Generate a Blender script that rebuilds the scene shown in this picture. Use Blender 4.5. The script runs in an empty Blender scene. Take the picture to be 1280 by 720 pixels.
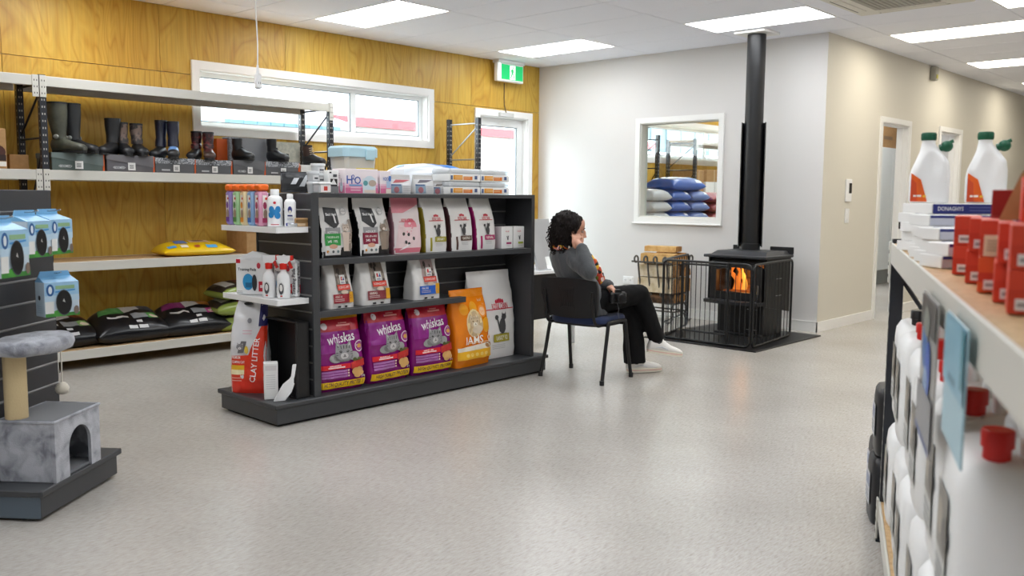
import bpy, bmesh, math, random
from math import sin, cos, pi, radians, sqrt
from mathutils import Vector, Matrix, Euler, noise

S = bpy.context.scene
COL = S.collection
# ------------------------------------------------------------------ camera
cam_d = bpy.data.cameras.new('camera')
cam = bpy.data.objects.new('camera', cam_d)
COL.objects.link(cam)
yaw, pitch, roll = radians(43.058), radians(5.838), radians(0.4145)
fw = Vector((cos(yaw)*cos(pitch), sin(yaw)*cos(pitch), -sin(pitch)))
rt = Vector((sin(yaw), -cos(yaw), 0.0))
up = rt.cross(fw)
rt2 = cos(roll)*rt + sin(roll)*up
up2 = -sin(roll)*rt + cos(roll)*up
cam.matrix_world = Matrix(((rt2.x, up2.x, -fw.x, 0.0), (rt2.y, up2.y, -fw.y, 0.0), (rt2.z, up2.z, -fw.z, 1.32), (0, 0, 0, 1)))
cam_d.sensor_width = 36.0
cam_d.lens = 36.0*1115.3/1280.0
cam_d.clip_start = 0.05
cam_d.dof.use_dof = True
cam_d.dof.focus_distance = 6.0
cam_d.dof.aperture_fstop = 4.0
S.camera = cam
# ------------------------------------------------------------------ world (bright overcast sky), exposure
W = bpy.data.worlds.new('overcast_sky')
S.world = W
W.use_nodes = True
wn = W.node_tree.nodes
wn['Background'].inputs[0].default_value = (0.86, 0.93, 1.0, 1)
wn['Background'].inputs[1].default_value = 9.0
S.view_settings.view_transform = 'Standard'
S.view_settings.look = 'None'
S.view_settings.gamma = 1.0
S.view_settings.use_curve_mapping = False
S.view_settings.exposure = 0.45
S.cycles.use_denoising = True
S.cycles.max_bounces = 8
S.cycles.diffuse_bounces = 5
S.cycles.transparent_max_bounces = 24
S.cycles.caustics_reflective = False
S.cycles.caustics_refractive = False
S.cycles.sample_clamp_indirect = 8.0
PANEL_COOL = ((0.95, 0.975, 1.0), 8.0)
PANEL_WARM = ((1.0, 0.92, 0.78), 8.0)

# ------------------------------------------------------------------ materials
def lin(c):
    if isinstance(c, str):
        c = c.lstrip('#')
        c = [int(c[i:i+2], 16)/255.0 for i in (0, 2, 4)]
    return tuple((x/12.92 if x <= 0.04045 else ((x+0.055)/1.055)**2.4) for x in c)
MATS = {}
def mat(name, col='808080', rough=0.5, metal=0.0, spec=0.5, bump=None, var=None, coat=0.0, emit=None, trans=0.0, sheen=0.0):
    if name in MATS: return MATS[name]
    m = bpy.data.materials.new(name); m.use_nodes = True
    nt = m.node_tree; N = nt.nodes; L = nt.links
    b = N['Principled BSDF']
    c = lin(col)
    b.inputs['Base Color'].default_value = (*c, 1)
    b.inputs['Roughness'].default_value = rough
    b.inputs['Metallic'].default_value = metal
    b.inputs['Specular IOR Level'].default_value = spec
    if coat: b.inputs['Coat Weight'].default_value = coat; b.inputs['Coat Roughness'].default_value = 0.15
    if sheen: b.inputs['Sheen Weight'].default_value = sheen
    if trans: b.inputs['Transmission Weight'].default_value = trans
    if emit:
        b.inputs['Emission Color'].default_value = (*emit[0], 1); b.inputs['Emission Strength'].default_value = emit[1]
    tc = None
    if bump or var:
        tc = N.new('ShaderNodeTexCoord')
    if var:   # (scale, other colour, low, high)
        n = N.new('ShaderNodeTexNoise'); n.inputs['Scale'].default_value = var[0]; n.inputs['Detail'].default_value = 5
        L.new(tc.outputs['Object'], n.inputs['Vector'])
        r = N.new('ShaderNodeValToRGB'); r.color_ramp.elements[0].position = var[2]; r.color_ramp.elements[1].position = var[3]
        r.color_ramp.elements[0].color = (*c, 1); r.color_ramp.elements[1].color = (*lin(var[1]), 1)
        L.new(n.outputs['Fac'], r.inputs['Fac']); L.new(r.outputs['Color'], b.inputs['Base Color'])
    if bump:  # (scale, strength, distance)
        n = N.new('ShaderNodeTexNoise'); n.inputs['Scale'].default_value = bump[0]; n.inputs['Detail'].default_value = 4
        L.new(tc.outputs['Object'], n.inputs['Vector'])
        bp = N.new('ShaderNodeBump'); bp.inputs['Strength'].default_value = bump[1]; bp.inputs['Distance'].default_value = bump[2] if len(bump) > 2 else 0.01
        L.new(n.outputs['Fac'], bp.inputs['Height']); L.new(bp.outputs['Normal'], b.inputs['Normal'])
    MATS[name] = m
    return m
def ink(hexcol, rough=0.35):
    return mat('ink_%s_%d' % (hexcol, int(rough*100)), hexcol, rough)
def node_mat(name, fn):
    m = bpy.data.materials.new(name); m.use_nodes = True
    fn(m.node_tree, m.node_tree.nodes, m.node_tree.links, m.node_tree.nodes['Principled BSDF'])
    MATS[name] = m
    return m
def ramp(N, stops):
    r = N.new('ShaderNodeValToRGB'); e = r.color_ramp.elements
    while len(e) < len(stops): e.new(0.5)
    for k, (p, c) in enumerate(stops): e[k].position = p; e[k].color = (*lin(c), 1)
    return r
def _ply(nt, N, L, b):
    tc = N.new('ShaderNodeTexCoord'); oi = N.new('ShaderNodeObjectInfo')
    add = N.new('ShaderNodeVectorMath'); add.operation = 'ADD'
    mul = N.new('ShaderNodeMath'); mul.operation = 'MULTIPLY'; mul.inputs[1].default_value = 40.0
    L.new(oi.outputs['Random'], mul.inputs[0])
    L.new(tc.outputs['Object'], add.inputs[0]); L.new(mul.outputs[0], add.inputs[1])
    mp = N.new('ShaderNodeMapping'); mp.inputs['Scale'].default_value = (1.9, 1.9, 0.55)
    L.new(add.outputs[0], mp.inputs['Vector'])
    n1 = N.new('ShaderNodeTexNoise'); n1.inputs['Scale'].default_value = 1.1; n1.inputs['Detail'].default_value = 2.0; n1.inputs['Distortion'].default_value = 0.6
    L.new(mp.outputs[0], n1.inputs['Vector'])
    m2 = N.new('ShaderNodeMath'); m2.operation = 'MULTIPLY'; m2.inputs[1].default_value = 17.0; L.new(n1.outputs['Fac'], m2.inputs[0])
    fr = N.new('ShaderNodeMath'); fr.operation = 'PINGPONG'; fr.inputs[1].default_value = 0.5; L.new(m2.outputs[0], fr.inputs[0])
    r1 = ramp(N, [(0.0, 'c99f40'), (0.1, 'd4ad4a'), (0.3, 'dcb854'), (0.5, 'd8b24e')]); L.new(fr.outputs[0], r1.inputs['Fac'])
    mp2 = N.new('ShaderNodeMapping'); mp2.inputs['Scale'].default_value = (60, 60, 2.2); L.new(add.outputs[0], mp2.inputs['Vector'])
    n2 = N.new('ShaderNodeTexNoise'); n2.inputs['Scale'].default_value = 1.0; n2.inputs['Detail'].default_value = 5; L.new(mp2.outputs[0], n2.inputs['Vector'])
    r2 = ramp(N, [(0.3, 'e8e8e8'), (0.7, 'ffffff')]); L.new(n2.outputs['Fac'], r2.inputs['Fac'])
    n3 = N.new('ShaderNodeTexNoise'); n3.inputs['Scale'].default_value = 0.9; n3.inputs['Detail'].default_value = 3; L.new(mp.outputs[0], n3.inputs['Vector'])
    r3 = ramp(N, [(0.3, 'efe2d2'), (0.7, 'ffffff')]); L.new(n3.outputs['Fac'], r3.inputs['Fac'])
    mx = N.new('ShaderNodeMix'); mx.data_type = 'RGBA'; mx.blend_type = 'MULTIPLY'; mx.inputs['Factor'].default_value = 1.0
    L.new(r1.outputs['Color'], mx.inputs['A']); L.new(r2.outputs['Color'], mx.inputs['B'])
    mx2 = N.new('ShaderNodeMix'); mx2.data_type = 'RGBA'; mx2.blend_type = 'MULTIPLY'; mx2.inputs['Factor'].default_value = 1.0
    L.new(mx.outputs['Result'], mx2.inputs['A']); L.new(r3.outputs['Color'], mx2.inputs['B'])
    L.new(mx2.outputs['Result'], b.inputs['Base Color'])
    b.inputs['Roughness'].default_value = 0.38; b.inputs['Specular IOR Level'].default_value = 0.35
M_PLY = node_mat('plywood', _ply)
def _floor(nt, N, L, b):
    tc = N.new('ShaderNodeTexCoord')
    mp = N.new('ShaderNodeMapping'); mp.inputs['Rotation'].default_value = (0, 0, radians(20)); mp.inputs['Scale'].default_value = (26, 150, 1)
    L.new(tc.outputs['Object'], mp.inputs['Vector'])
    n1 = N.new('ShaderNodeTexNoise'); n1.inputs['Scale'].default_value = 1.0; n1.inputs['Detail'].default_value = 4; n1.inputs['Roughness'].default_value = 0.65
    L.new(mp.outputs[0], n1.inputs['Vector'])
    r1 = ramp(N, [(0.25, '989187'), (0.42, 'b2ada6'), (0.55, 'bcb8b2'), (0.75, 'c8c4be')]); L.new(n1.outputs['Fac'], r1.inputs['Fac'])
    n2 = N.new('ShaderNodeTexNoise'); n2.inputs['Scale'].default_value = 1.3; n2.inputs['Detail'].default_value = 3; L.new(tc.outputs['Object'], n2.inputs['Vector'])
    r2 = ramp(N, [(0.3, 'efeeed'), (0.7, 'ffffff')]); L.new(n2.outputs['Fac'], r2.inputs['Fac'])
    mx = N.new('ShaderNodeMix'); mx.data_type = 'RGBA'; mx.blend_type = 'MULTIPLY'; mx.inputs['Factor'].default_value = 1.0
    L.new(r1.outputs['Color'], mx.inputs['A']); L.new(r2.outputs['Color'], mx.inputs['B'])
    L.new(mx.outputs['Result'], b.inputs['Base Color'])
    b.inputs['Roughness'].default_value = 0.27; b.inputs['Specular IOR Level'].default_value = 0.5
    bp = N.new('ShaderNodeBump'); bp.inputs['Strength'].default_value = 0.12; bp.inputs['Distance'].default_value = 0.004
    n3 = N.new('ShaderNodeTexNoise'); n3.inputs['Scale'].default_value = 9; L.new(tc.outputs['Object'], n3.inputs['Vector'])
    L.new(n3.outputs['Fac'], bp.inputs['Height']); L.new(bp.outputs['Normal'], b.inputs['Normal'])
M_FLOOR = node_mat('vinyl_floor', _floor)
def _glass(nt, N, L, b):
    N.remove(b); out = N['Material Output']
    t = N.new('ShaderNodeBsdfTransparent'); t.inputs[0].default_value = (0.94, 0.97, 0.96, 1)
    g = N.new('ShaderNodeBsdfGlossy'); g.inputs['Roughness'].default_value = 0.02
    lw = N.new('ShaderNodeLayerWeight'); pw = N.new('ShaderNodeMath'); pw.operation = 'POWER'; pw.inputs[1].default_value = 4.0; L.new(lw.outputs['Facing'], pw.inputs[0])
    f = N.new('ShaderNodeMath'); f.operation = 'MULTIPLY_ADD'; f.inputs[1].default_value = 0.7; f.inputs[2].default_value = 0.03; L.new(pw.outputs[0], f.inputs[0])
    mx = N.new('ShaderNodeMixShader'); L.new(f.outputs[0], mx.inputs[0]); L.new(t.outputs[0], mx.inputs[1]); L.new(g.outputs[0], mx.inputs[2])
    L.new(mx.outputs[0], out.inputs['Surface'])
M_GLASS = node_mat('window_glass', _glass)
def _film(nt, N, L, b):
    out = N['Material Output']
    t = N.new('ShaderNodeBsdfTransparent'); t.inputs[0].default_value = (0.93, 0.95, 0.97, 1)
    b.inputs['Base Color'].default_value = (0.85, 0.88, 0.9, 1); b.inputs['Roughness'].default_value = 0.25
    mx = N.new('ShaderNodeMixShader'); mx.inputs[0].default_value = 0.55
    L.new(t.outputs[0], mx.inputs[1]); L.new(b.outputs[0], mx.inputs[2]); L.new(mx.outputs[0], out.inputs['Surface'])
M_CLEAR = node_mat('translucent_plastic', _film)
M_WALL = mat('white_wall_paint', 'dddbd9', 0.6, bump=(350, 0.03, 0.002))
M_WARMWALL = mat('warm_lit_wall_paint', 'd6d2c6', 0.6, bump=(350, 0.03, 0.002))  # same paint as the white wall, warm lamp tint put into the colour
M_TRIM = mat('white_trim_gloss', 'f0f0ee', 0.35)
M_TILE = mat('ceiling_tile_white', 'f1f4ff', 0.85, bump=(500, 0.15, 0.003))
M_GRID = mat('ceiling_grid_white', 'd6d9e2', 0.6)
M_ALU = mat('aluminium_strip', '9a9a9a', 0.4, 0.6)
M_SLAT = mat('charcoal_laminate', '36373a', 0.42, bump=(200, 0.03, 0.002))
M_STEELG = mat('charcoal_steel', '3c3e41', 0.4, bump=(300, 0.03, 0.002))
M_BLACK = mat('black_powder_coat', '0e0f11', 0.4)
M_DARK = mat('dark_void', '0a0a0a', 0.8)
M_POST = mat('rack_post_navy_black', '1d2028', 0.4)
M_BEAM = mat('rack_beam_offwhite', 'd3d1c8', 0.42)
M_BOARD = mat('particle_board', 'c9a97c', 0.6, var=(60, 'b8966a', 0.4, 0.65))
M_WHITEP = mat('white_plastic', 'eff0f0', 0.35)
M_CHROME = mat('chrome', 'c8c8c8', 0.2, 1.0)
M_CARD = mat('brown_cardboard', 'b28b5c', 0.75, var=(25, 'a57e50', 0.4, 0.7))
M_PAPER = mat('paper_white', 'eeeeec', 0.6)

# ------------------------------------------------------------------ geometry helper
class G:
    def __init__(s):
        s.v = []; s.f = []; s.m = []; s.M = Matrix.Identity(4)
    def add(s, vs, fs, m=0):
        o = len(s.v)
        s.v += [s.M @ Vector(p) for p in vs]
        s.f += [tuple(i+o for i in f) for f in fs]
        s.m += [m]*len(fs)
        return s
    def box(s, x0, y0, z0, x1, y1, z1, m=0):
        return s.add([(x0,y0,z0),(x1,y0,z0),(x1,y1,z0),(x0,y1,z0),(x0,y0,z1),(x1,y0,z1),(x1,y1,z1),(x0,y1,z1)],
                     [(0,3,2,1),(4,5,6,7),(0,1,5,4),(1,2,6,5),(2,3,7,6),(3,0,4,7)], m)
    def bbox(s, x0, y0, z0, x1, y1, z1, c=0.004, m=0):      # chamfered box
        c = min(c, (x1-x0)*.45, (y1-y0)*.45, (z1-z0)*.45)
        vs = []; idx = {}
        for i, x in enumerate((x0, x1)):
            for j, y in enumerate((y0, y1)):
                for k, z in enumerate((z0, z1)):
                    dx, dy, dz = (c if i == 0 else -c), (c if j == 0 else -c), (c if k == 0 else -c)
                    for a, p in enumerate(((x, y+dy, z+dz), (x+dx, y, z+dz), (x+dx, y+dy, z))):
                        idx[i,j,k,a] = len(vs); vs.append(p)
        F = []
        for i in (0, 1):
            F.append([idx[i,0,0,0], idx[i,1,0,0], idx[i,1,1,0], idx[i,0,1,0]])
            F.append([idx[0,i,0,1], idx[1,i,0,1], idx[1,i,1,1], idx[0,i,1,1]])
            F.append([idx[0,0,i,2], idx[1,0,i,2], idx[1,1,i,2], idx[0,1,i,2]])
        for a in (0, 1):
            for b2 in (0, 1):
                F.append([idx[a,b2,0,0], idx[a,b2,1,0], idx[a,b2,1,1], idx[a,b2,0,1]])
                F.append([idx[a,0,b2,0], idx[a,1,b2,0], idx[a,1,b2,2], idx[a,0,b2,2]])
                F.append([idx[0,a,b2,1], idx[1,a,b2,1], idx[1,a,b2,2], idx[0,a,b2,2]])
        for i in (0, 1):
            for j in (0, 1):
                for k in (0, 1): F.append([idx[i,j,k,0], idx[i,j,k,1], idx[i,j,k,2]])
        ctr = Vector(((x0+x1)/2, (y0+y1)/2, (z0+z1)/2)); out = []
        for f in F:
            p = [Vector(vs[q]) for q in f]; nrm = (p[1]-p[0]).cross(p[2]-p[0]); cc = sum(p, Vector())/len(p)
            out.append(tuple(f) if nrm.dot(cc-ctr) > 0 else tuple(reversed(f)))
        return s.add(vs, out, m)
    def loft(s, rings, m=0, cap=True, closed=False):
        n = len(rings[0]); vs = [p for r in rings for p in r]; fs = []
        R = len(rings)
        for a in range(R if closed else R-1):
            b = (a+1) % R
            for i in range(n):
                j = (i+1) % n
                fs.append((a*n+i, a*n+j, b*n+j, b*n+i))
        if cap and not closed:
            fs.append(tuple(reversed(range(n)))); fs.append(tuple((R-1)*n+i for i in range(n)))
        return s.add(vs, fs, m)
    def lathe(s, prof, n=16, c=(0,0,0), m=0, sx=1.0, sy=1.0):
        rings = [[(c[0]+r*cos(2*pi*i/n)*sx, c[1]+r*sin(2*pi*i/n)*sy, c[2]+z) for i in range(n)] for r, z in prof]
        return s.loft(rings, m)
    def tube(s, pts, r=0.01, n=8, m=0, closed=False, cap=True):
        pts = [Vector(p) for p in pts]; P = len(pts)
        rs = list(r) if isinstance(r, list) else [r]*P
        if len(rs) != P: rs = [rs[min(len(rs)-1, round(i*(len(rs)-1)/max(P-1, 1)))] for i in range(P)]
        rings = []; ref = None
        for k in range(P):
            a = pts[(k-1) % P] if (closed or k > 0) else pts[k]
            b = pts[(k+1) % P] if (closed or k < P-1) else pts[k]
            t = (b-a).normalized()
            if ref is None:
                ref = Vector((0,0,1)) if abs(t.z) < 0.9 else Vector((1,0,0))
            x = (ref - t*ref.dot(t)).normalized(); y = t.cross(x); ref = x
            rr = rs[k]; ra, rb = rr if isinstance(rr, (list, tuple)) else (rr, rr)
            rings.append([pts[k] + x*cos(2*pi*i/n)*ra + y*sin(2*pi*i/n)*rb for i in range(n)])
        return s.loft(rings, m, cap, closed)
    def ell(s, c, r, m=0, nu=16, nv=10, R=None):
        R = R or Matrix.Identity(3); vs = [Vector((0,0,-1))]; fs = []
        for j in range(1, nv):
            a = -pi/2 + pi*j/nv
            vs += [Vector((cos(a)*cos(2*pi*i/nu), cos(a)*sin(2*pi*i/nu), sin(a))) for i in range(nu)]
        vs.append(Vector((0,0,1)))
        for i in range(nu):
            fs.append((0, 1+(i+1) % nu, 1+i)); fs.append((len(vs)-1, 1+(nv-2)*nu+i, 1+(nv-2)*nu+(i+1) % nu))
            for j in range(nv-2):
                a = 1+j*nu; fs.append((a+i, a+(i+1) % nu, a+nu+(i+1) % nu, a+nu+i))
        return s.add([Vector(c) + R @ Vector((p.x*r[0], p.y*r[1], p.z*r[2])) for p in vs], fs, m)
    def prism(s, pts, a0, a1, axis='y', m=0):            # 2D outline extruded along an axis
        def P(u, v, a): return {'y': (u, a, v), 'x': (a, u, v), 'z': (u, v, a)}[axis]
        n = len(pts)
        vs = [P(u, v, a0) for u, v in pts] + [P(u, v, a1) for u, v in pts]
        fs = [tuple(range(n)), tuple(reversed(range(n, 2*n)))] + [(i, i+n, (i+1) % n + n, (i+1) % n) for i in range(n)]
        return s.add(vs, fs, m)
    def build(s, name, mats, parent=None, smooth=None, loc=None, rz=None, fix=True):
        me = bpy.data.meshes.new(name)
        me.from_pydata([tuple(p) for p in s.v], [], s.f)
        if not isinstance(mats, (list, tuple)): mats = [mats]
        for m in mats: me.materials.append(m)
        if len(mats) > 1: me.polygons.foreach_set('material_index', s.m)
        if fix:
            bm = bmesh.new(); bm.from_mesh(me); bmesh.ops.recalc_face_normals(bm, faces=bm.faces); bm.to_mesh(me); bm.free()
        if smooth:
            me.polygons.foreach_set('use_smooth', [True]*len(me.polygons))
            me.set_sharp_from_angle(angle=radians(smooth))
        me.update()
        o = bpy.data.objects.new(name, me); COL.objects.link(o)
        if parent is not None: o.parent = parent
        if loc is not None: o.location = loc
        if rz is not None: o.rotation_euler = (0, 0, rz)
        return o
def tag(o, label, cat, group=None):
    o['label'] = label; o['category'] = cat
    if group: o['group'] = group
    return o
def thing(name, label, cat, loc=(0,0,0), rz=0.0, group=None):
    o = bpy.data.objects.new(name, None); COL.objects.link(o); o.empty_display_size = 0.05
    o.location = loc; o.rotation_euler = (0, 0, rz)
    return tag(o, label, cat, group)
def struct(o):
    o['kind'] = 'structure'; return o
def part(name, mesh, parent, loc=None, rz=None):      # another object sharing mesh data
    o = bpy.data.objects.new(name, mesh); COL.objects.link(o); o.parent = parent
    if loc is not None: o.location = loc
    if rz is not None: o.rotation_euler = (0, 0, rz)
    return o
def dup(root, loc, rz, label, group=None):
    r = root.copy(); COL.objects.link(r); r.location = loc; r.rotation_euler = (0, 0, rz); r['label'] = label
    if group: r['group'] = group
    for ch in list(root.children):
        c = ch.copy(); COL.objects.link(c); c.parent = r
        for g in list(ch.children):
            d = g.copy(); COL.objects.link(d); d.parent = c
    return r
def interp(tab, x):
    if x <= tab[0][0]: return tab[0][1]
    for (a, p), (b, q) in zip(tab, tab[1:]):
        if x <= b: return p + (q-p)*(x-a)/(b-a)
    return tab[-1][1]
def smooth_path(pts, k=6):
    pts = [Vector(p) for p in pts]; out = []
    for i in range(len(pts)-1):
        p0 = pts[max(i-1, 0)]; p1 = pts[i]; p2 = pts[i+1]; p3 = pts[min(i+2, len(pts)-1)]
        for j in range(k):
            t = j/k
            out.append(0.5*((2*p1) + (p2-p0)*t + (2*p0-5*p1+4*p2-p3)*t*t + (3*p1-p0-3*p2+p3)*t**3))
    out.append(pts[-1]); return out
# ------------------------------------------------------------------ flat print that follows a surface
_TXT = {}
def text2d(s):
    if s in _TXT: return _TXT[s]
    c = bpy.data.curves.new('lettering', 'FONT'); c.body = s; c.size = 1.0; c.resolution_u = 2; c.offset = 0.014
    o = bpy.data.objects.new('lettering', c); COL.objects.link(o)
    me = o.to_mesh()
    me.calc_loop_triangles()
    vs = [(v.co.x, v.co.y) for v in me.vertices]; ts = [tuple(t.vertices) for t in me.loop_triangles]
    o.to_mesh_clear(); bpy.data.objects.remove(o); bpy.data.curves.remove(c)
    xs = [p[0] for p in vs]; ys = [p[1] for p in vs]
    _TXT[s] = (vs, ts, min(xs), max(xs), min(ys), max(ys))
    return _TXT[s]
class Pr:
    """flat print: shapes in (s, t), s -1..1 across the half width, t 0..1 up; f(u, v, off) puts them on the surface"""
    def __init__(s, f, w, h, step=0.014):
        s.f = f; s.w = w; s.h = h; s.step = step; s.g = G(); s.mats = []; s.k = 0; s.off = 0.0016
    def mi(s, m):
        if isinstance(m, str): m = ink(m)
        if m not in s.mats: s.mats.append(m)
        return s.mats.index(m)
    def put(s, vs, fs, m):
        s.off += 0.0003
        s.g.add([s.f(u, v, s.off) for u, v in vs], fs, s.mi(m))
    def quad(s, a, b, c, d, m):            # four corners in s,t
        A, B, C, D = [(p[0]*s.w/2, p[1]*s.h) for p in (a, b, c, d)]
        nx = max(1, int(max(abs(B[0]-A[0]), abs(C[0]-D[0]))/s.step)+1); ny = max(1, int(max(abs(D[1]-A[1]), abs(C[1]-B[1]))/s.step)+1)
        vs = []; fs = []
        for j in range(ny+1):
            q = j/ny
            for i in range(nx+1):
                p = i/nx
                vs.append(tuple((A[k]*(1-p)+B[k]*p)*(1-q) + (D[k]*(1-p)+C[k]*p)*q for k in (0, 1)))
        for j in range(ny):
            for i in range(nx):
                a0 = j*(nx+1)+i; fs.append((a0, a0+1, a0+nx+2, a0+nx+1))
        s.put(vs, fs, m)
    def rect(s, x0, y0, x1, y1, m): s.quad((x0,y0),(x1,y0),(x1,y1),(x0,y1), m)
    def ell(s, cx, cy, rx, ry, m, n=16):   # centre in s,t; radii in metres
        cx *= s.w/2; cy *= s.h; K = max(1, int(max(rx, ry)/s.step)+1)
        vs = [(cx, cy)]; fs = []
        for k in range(1, K+1):
            vs += [(cx+rx*k/K*cos(2*pi*i/n), cy+ry*k/K*sin(2*pi*i/n)) for i in range(n)]
        for i in range(n):
            fs.append((0, 1+i, 1+(i+1) % n))
            for k in range(K-1):
                a = 1+k*n; fs.append((a+i, a+n+i, a+n+(i+1) % n, a+(i+1) % n))
        s.put(vs, fs, m)
    def poly(s, pts, m):                   # points in metres (u, v), convex-ish small shape
        s.put(pts, [tuple(range(len(pts)))], m)
    def text(s, txt, cx, cy, size, m, rot=0.0, fit=None, sx=1.0):
        vs, ts, x0, x1, y0, y1 = text2d(txt)
        k = size/(max(y1-y0, 0.2)); kx = k*sx
        if fit: kx = fit*s.w/(x1-x0); k = size/(max(y1-y0, 0.2))
        c, si = cos(rot), sin(rot); out = []
        for x, y in vs:
            X = (x-(x0+x1)/2)*kx; Y = (y-(y0+y1)/2)*k
            out.append((cx*s.w/2 + X*c - Y*si, cy*s.h + X*si + Y*c))
        if size > .028 and s.step < 1:      # big letters follow the creases
            bm = bmesh.new(); bv = [bm.verts.new((p[0], p[1], 0)) for p in out]
            for t_ in ts:
                try: bm.faces.new([bv[q] for q in t_])
                except ValueError: pass
            for ax in (0, 1):
                lo = min(p[ax] for p in out); hi = max(p[ax] for p in out); q = lo+.011
                while q < hi:
                    co = (q, 0, 0) if ax == 0 else (0, q, 0); no = (1, 0, 0) if ax == 0 else (0, 1, 0)
                    bmesh.ops.bisect_plane(bm, geom=bm.verts[:]+bm.edges[:]+bm.faces[:], plane_co=co, plane_no=no); q += .011
            bm.verts.index_update(); out = [(v.co.x, v.co.y) for v in bm.verts]; ts = [tuple(v.index for v in f.verts) for f in bm.faces]; bm.free()
        s.put(out, ts, m)
    def lines(s, x0, x1, ys, th, m):
        for y in ys: s.rect(x0, y, x1, y+th, m)
    def cat(s, cx, cy, r, fur, dark, white):     # cat's face; r metres
        u, v = cx*s.w/2, cy*s.h
        for q in (-1, 1):
            s.poly([(u+q*r*0.2, v+r*0.6), (u+q*r*0.9, v+r*0.3), (u+q*r*0.78, v+r*1.12)], fur)
            s.poly([(u+q*r*0.45, v+r*0.62), (u+q*r*0.76, v+r*0.5), (u+q*r*0.72, v+r*0.92)], white)
        s.ell(cx, cy, r*0.98, r*0.82, fur)
        for q in (-.6, -.3, 0, .3, .6): s.poly([(u+q*r-r*.04, v+r*.34), (u+q*r+r*.04, v+r*.34), (u+q*r*1.1+r*.03, v+r*.68), (u+q*r*1.1-r*.05, v+r*.68)], dark)
        for q in (-1, 1):
            for k in (0, 1): s.poly([(u+q*r*.62, v-r*(.02+.22*k)), (u+q*r*.93, v+r*(.06-.22*k)), (u+q*r*.9, v-r*(.03+.22*k))], dark)
        s.ell(cx, cy-r*.36/s.h, r*.42, r*.32, white)
        for q in (-1, 1):
            s.poly([(u+q*r*.2, v+r*.05), (u+q*r*.4, v-r*.04), (u+q*r*.58, v+r*.12), (u+q*r*.38, v+r*.22)], dark); s.ell(cx+q*r*.39/(s.w/2), cy+r*.13/s.h, r*.035, r*.035, white, 6)
        s.poly([(u-r*.1, v-r*.2), (u, v-r*.3), (u+r*.1, v-r*.2)], dark); s.poly([(u-r*.02, v-r*.3), (u+r*.02, v-r*.3), (u+r*.22, v-r*.46), (u, v-r*.4), (u-r*.22, v-r*.46)], dark)
    def sitcat(s, cx, cy, r, c):            # small sitting cat figure
        u, v = cx*s.w/2, cy*s.h
        s.ell(cx, cy-r*.2/s.h, r*.55, r*.95, c, 12); s.ell(cx+r*.25/(s.w/2), cy+r*.85/s.h, r*.42, r*.38, c, 12)
        for q in (-.1, .45): s.poly([(u+r*(q-.02), v+r*1.1), (u+r*(q+.2), v+r*1.1), (u+r*(q+.1), v+r*1.5)], c)
        s.poly([(u-r*.5, v-r*.9), (u-r*.3, v-r*.9), (u-r*.75, v+r*.8), (u-r*1.0, v+r*.9)], c); s.ell(cx-r*.95/(s.w/2), cy+r*.85/s.h, r*.3, r*.3, c, 8)
        s.rect((u-r*.6)/(s.w/2), (v-r*1.2)/s.h, (u+r*.6)/(s.w/2), (v-r*1.08)/s.h, c)
    def build(s, parent, name='front_print'):
        return s.g.build(name, s.mats, parent, fix=False)
def plane(o, ux, uy):
    o = Vector(o); ux = Vector(ux); uy = Vector(uy); n = ux.cross(uy)
    return lambda u, v, off: o + ux*u + uy*v + n*off
# ------------------------------------------------------------------ bags
DP = [(0,.95),(.08,1),(.45,.92),(.7,.62),(.88,.2),(.94,.06),(1,.05)]
def pouch(w, h, d, seed=0, dp=DP, wp=None, lean=(0,0), wr=0.006, sharp=5.0):
    """standing bag; front faces -y; returns body mesh helper and the map of its front"""
    wp = wp or [(0,.96),(.1,1),(.6,1),(1,.99)]
    def shape(v):
        return w*interp(wp, v), d*interp(dp, v), interp([(0, sharp+1), (.6, sharp), (.9, 3), (1, 2.5)], v)
    def wob(x, z, q):
        a = noise.noise(Vector((x*9+seed*7.1, z*7+q*3, seed*1.7)))
        b = noise.noise(Vector((x*26+seed*3.3, z*22+q*5, seed*2.9)))
        c = abs(noise.noise(Vector((x*15+z*9+seed*4.1, z*13-x*6+q*2, seed*5.3))))
        return wr*(a*0.9+b*0.45-c*0.9)
    def ctr(v): return lean[0]*v*v, lean[1]*v*v
    def front(u, vv, off):
        v = min(max(vv/h, 0), 1); ww, dd, e = shape(v); q = min(abs(2*u/ww), 0.999)
        cx, cy = ctr(v)
        return (u+cx, -dd/2*(1-q**e)**(1/e) + cy + wob(u, vv, 0) - off, vv)
    g = G(); rings = []; NV = 40; NA = 64
    for j in range(NV+1):
        v = j/NV; ww, dd, e = shape(v); cx, cy = ctr(v); ring = []
        for i in range(NA):
            a = 2*pi*i/NA; c, si = cos(a), sin(a)
            x = ww/2*math.copysign(abs(c)**(2/e), c); y = dd/2*math.copysign(abs(si)**(2/e), si)
            y += wob(x, v*h, 0 if si <= 0 else 1)
            x += wob(y, v*h, 2)*0.6*abs(c)
            ring.append((x+cx, y+cy, v*h))
        rings.append(ring)
    g.loft(rings)
    return g, front
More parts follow.
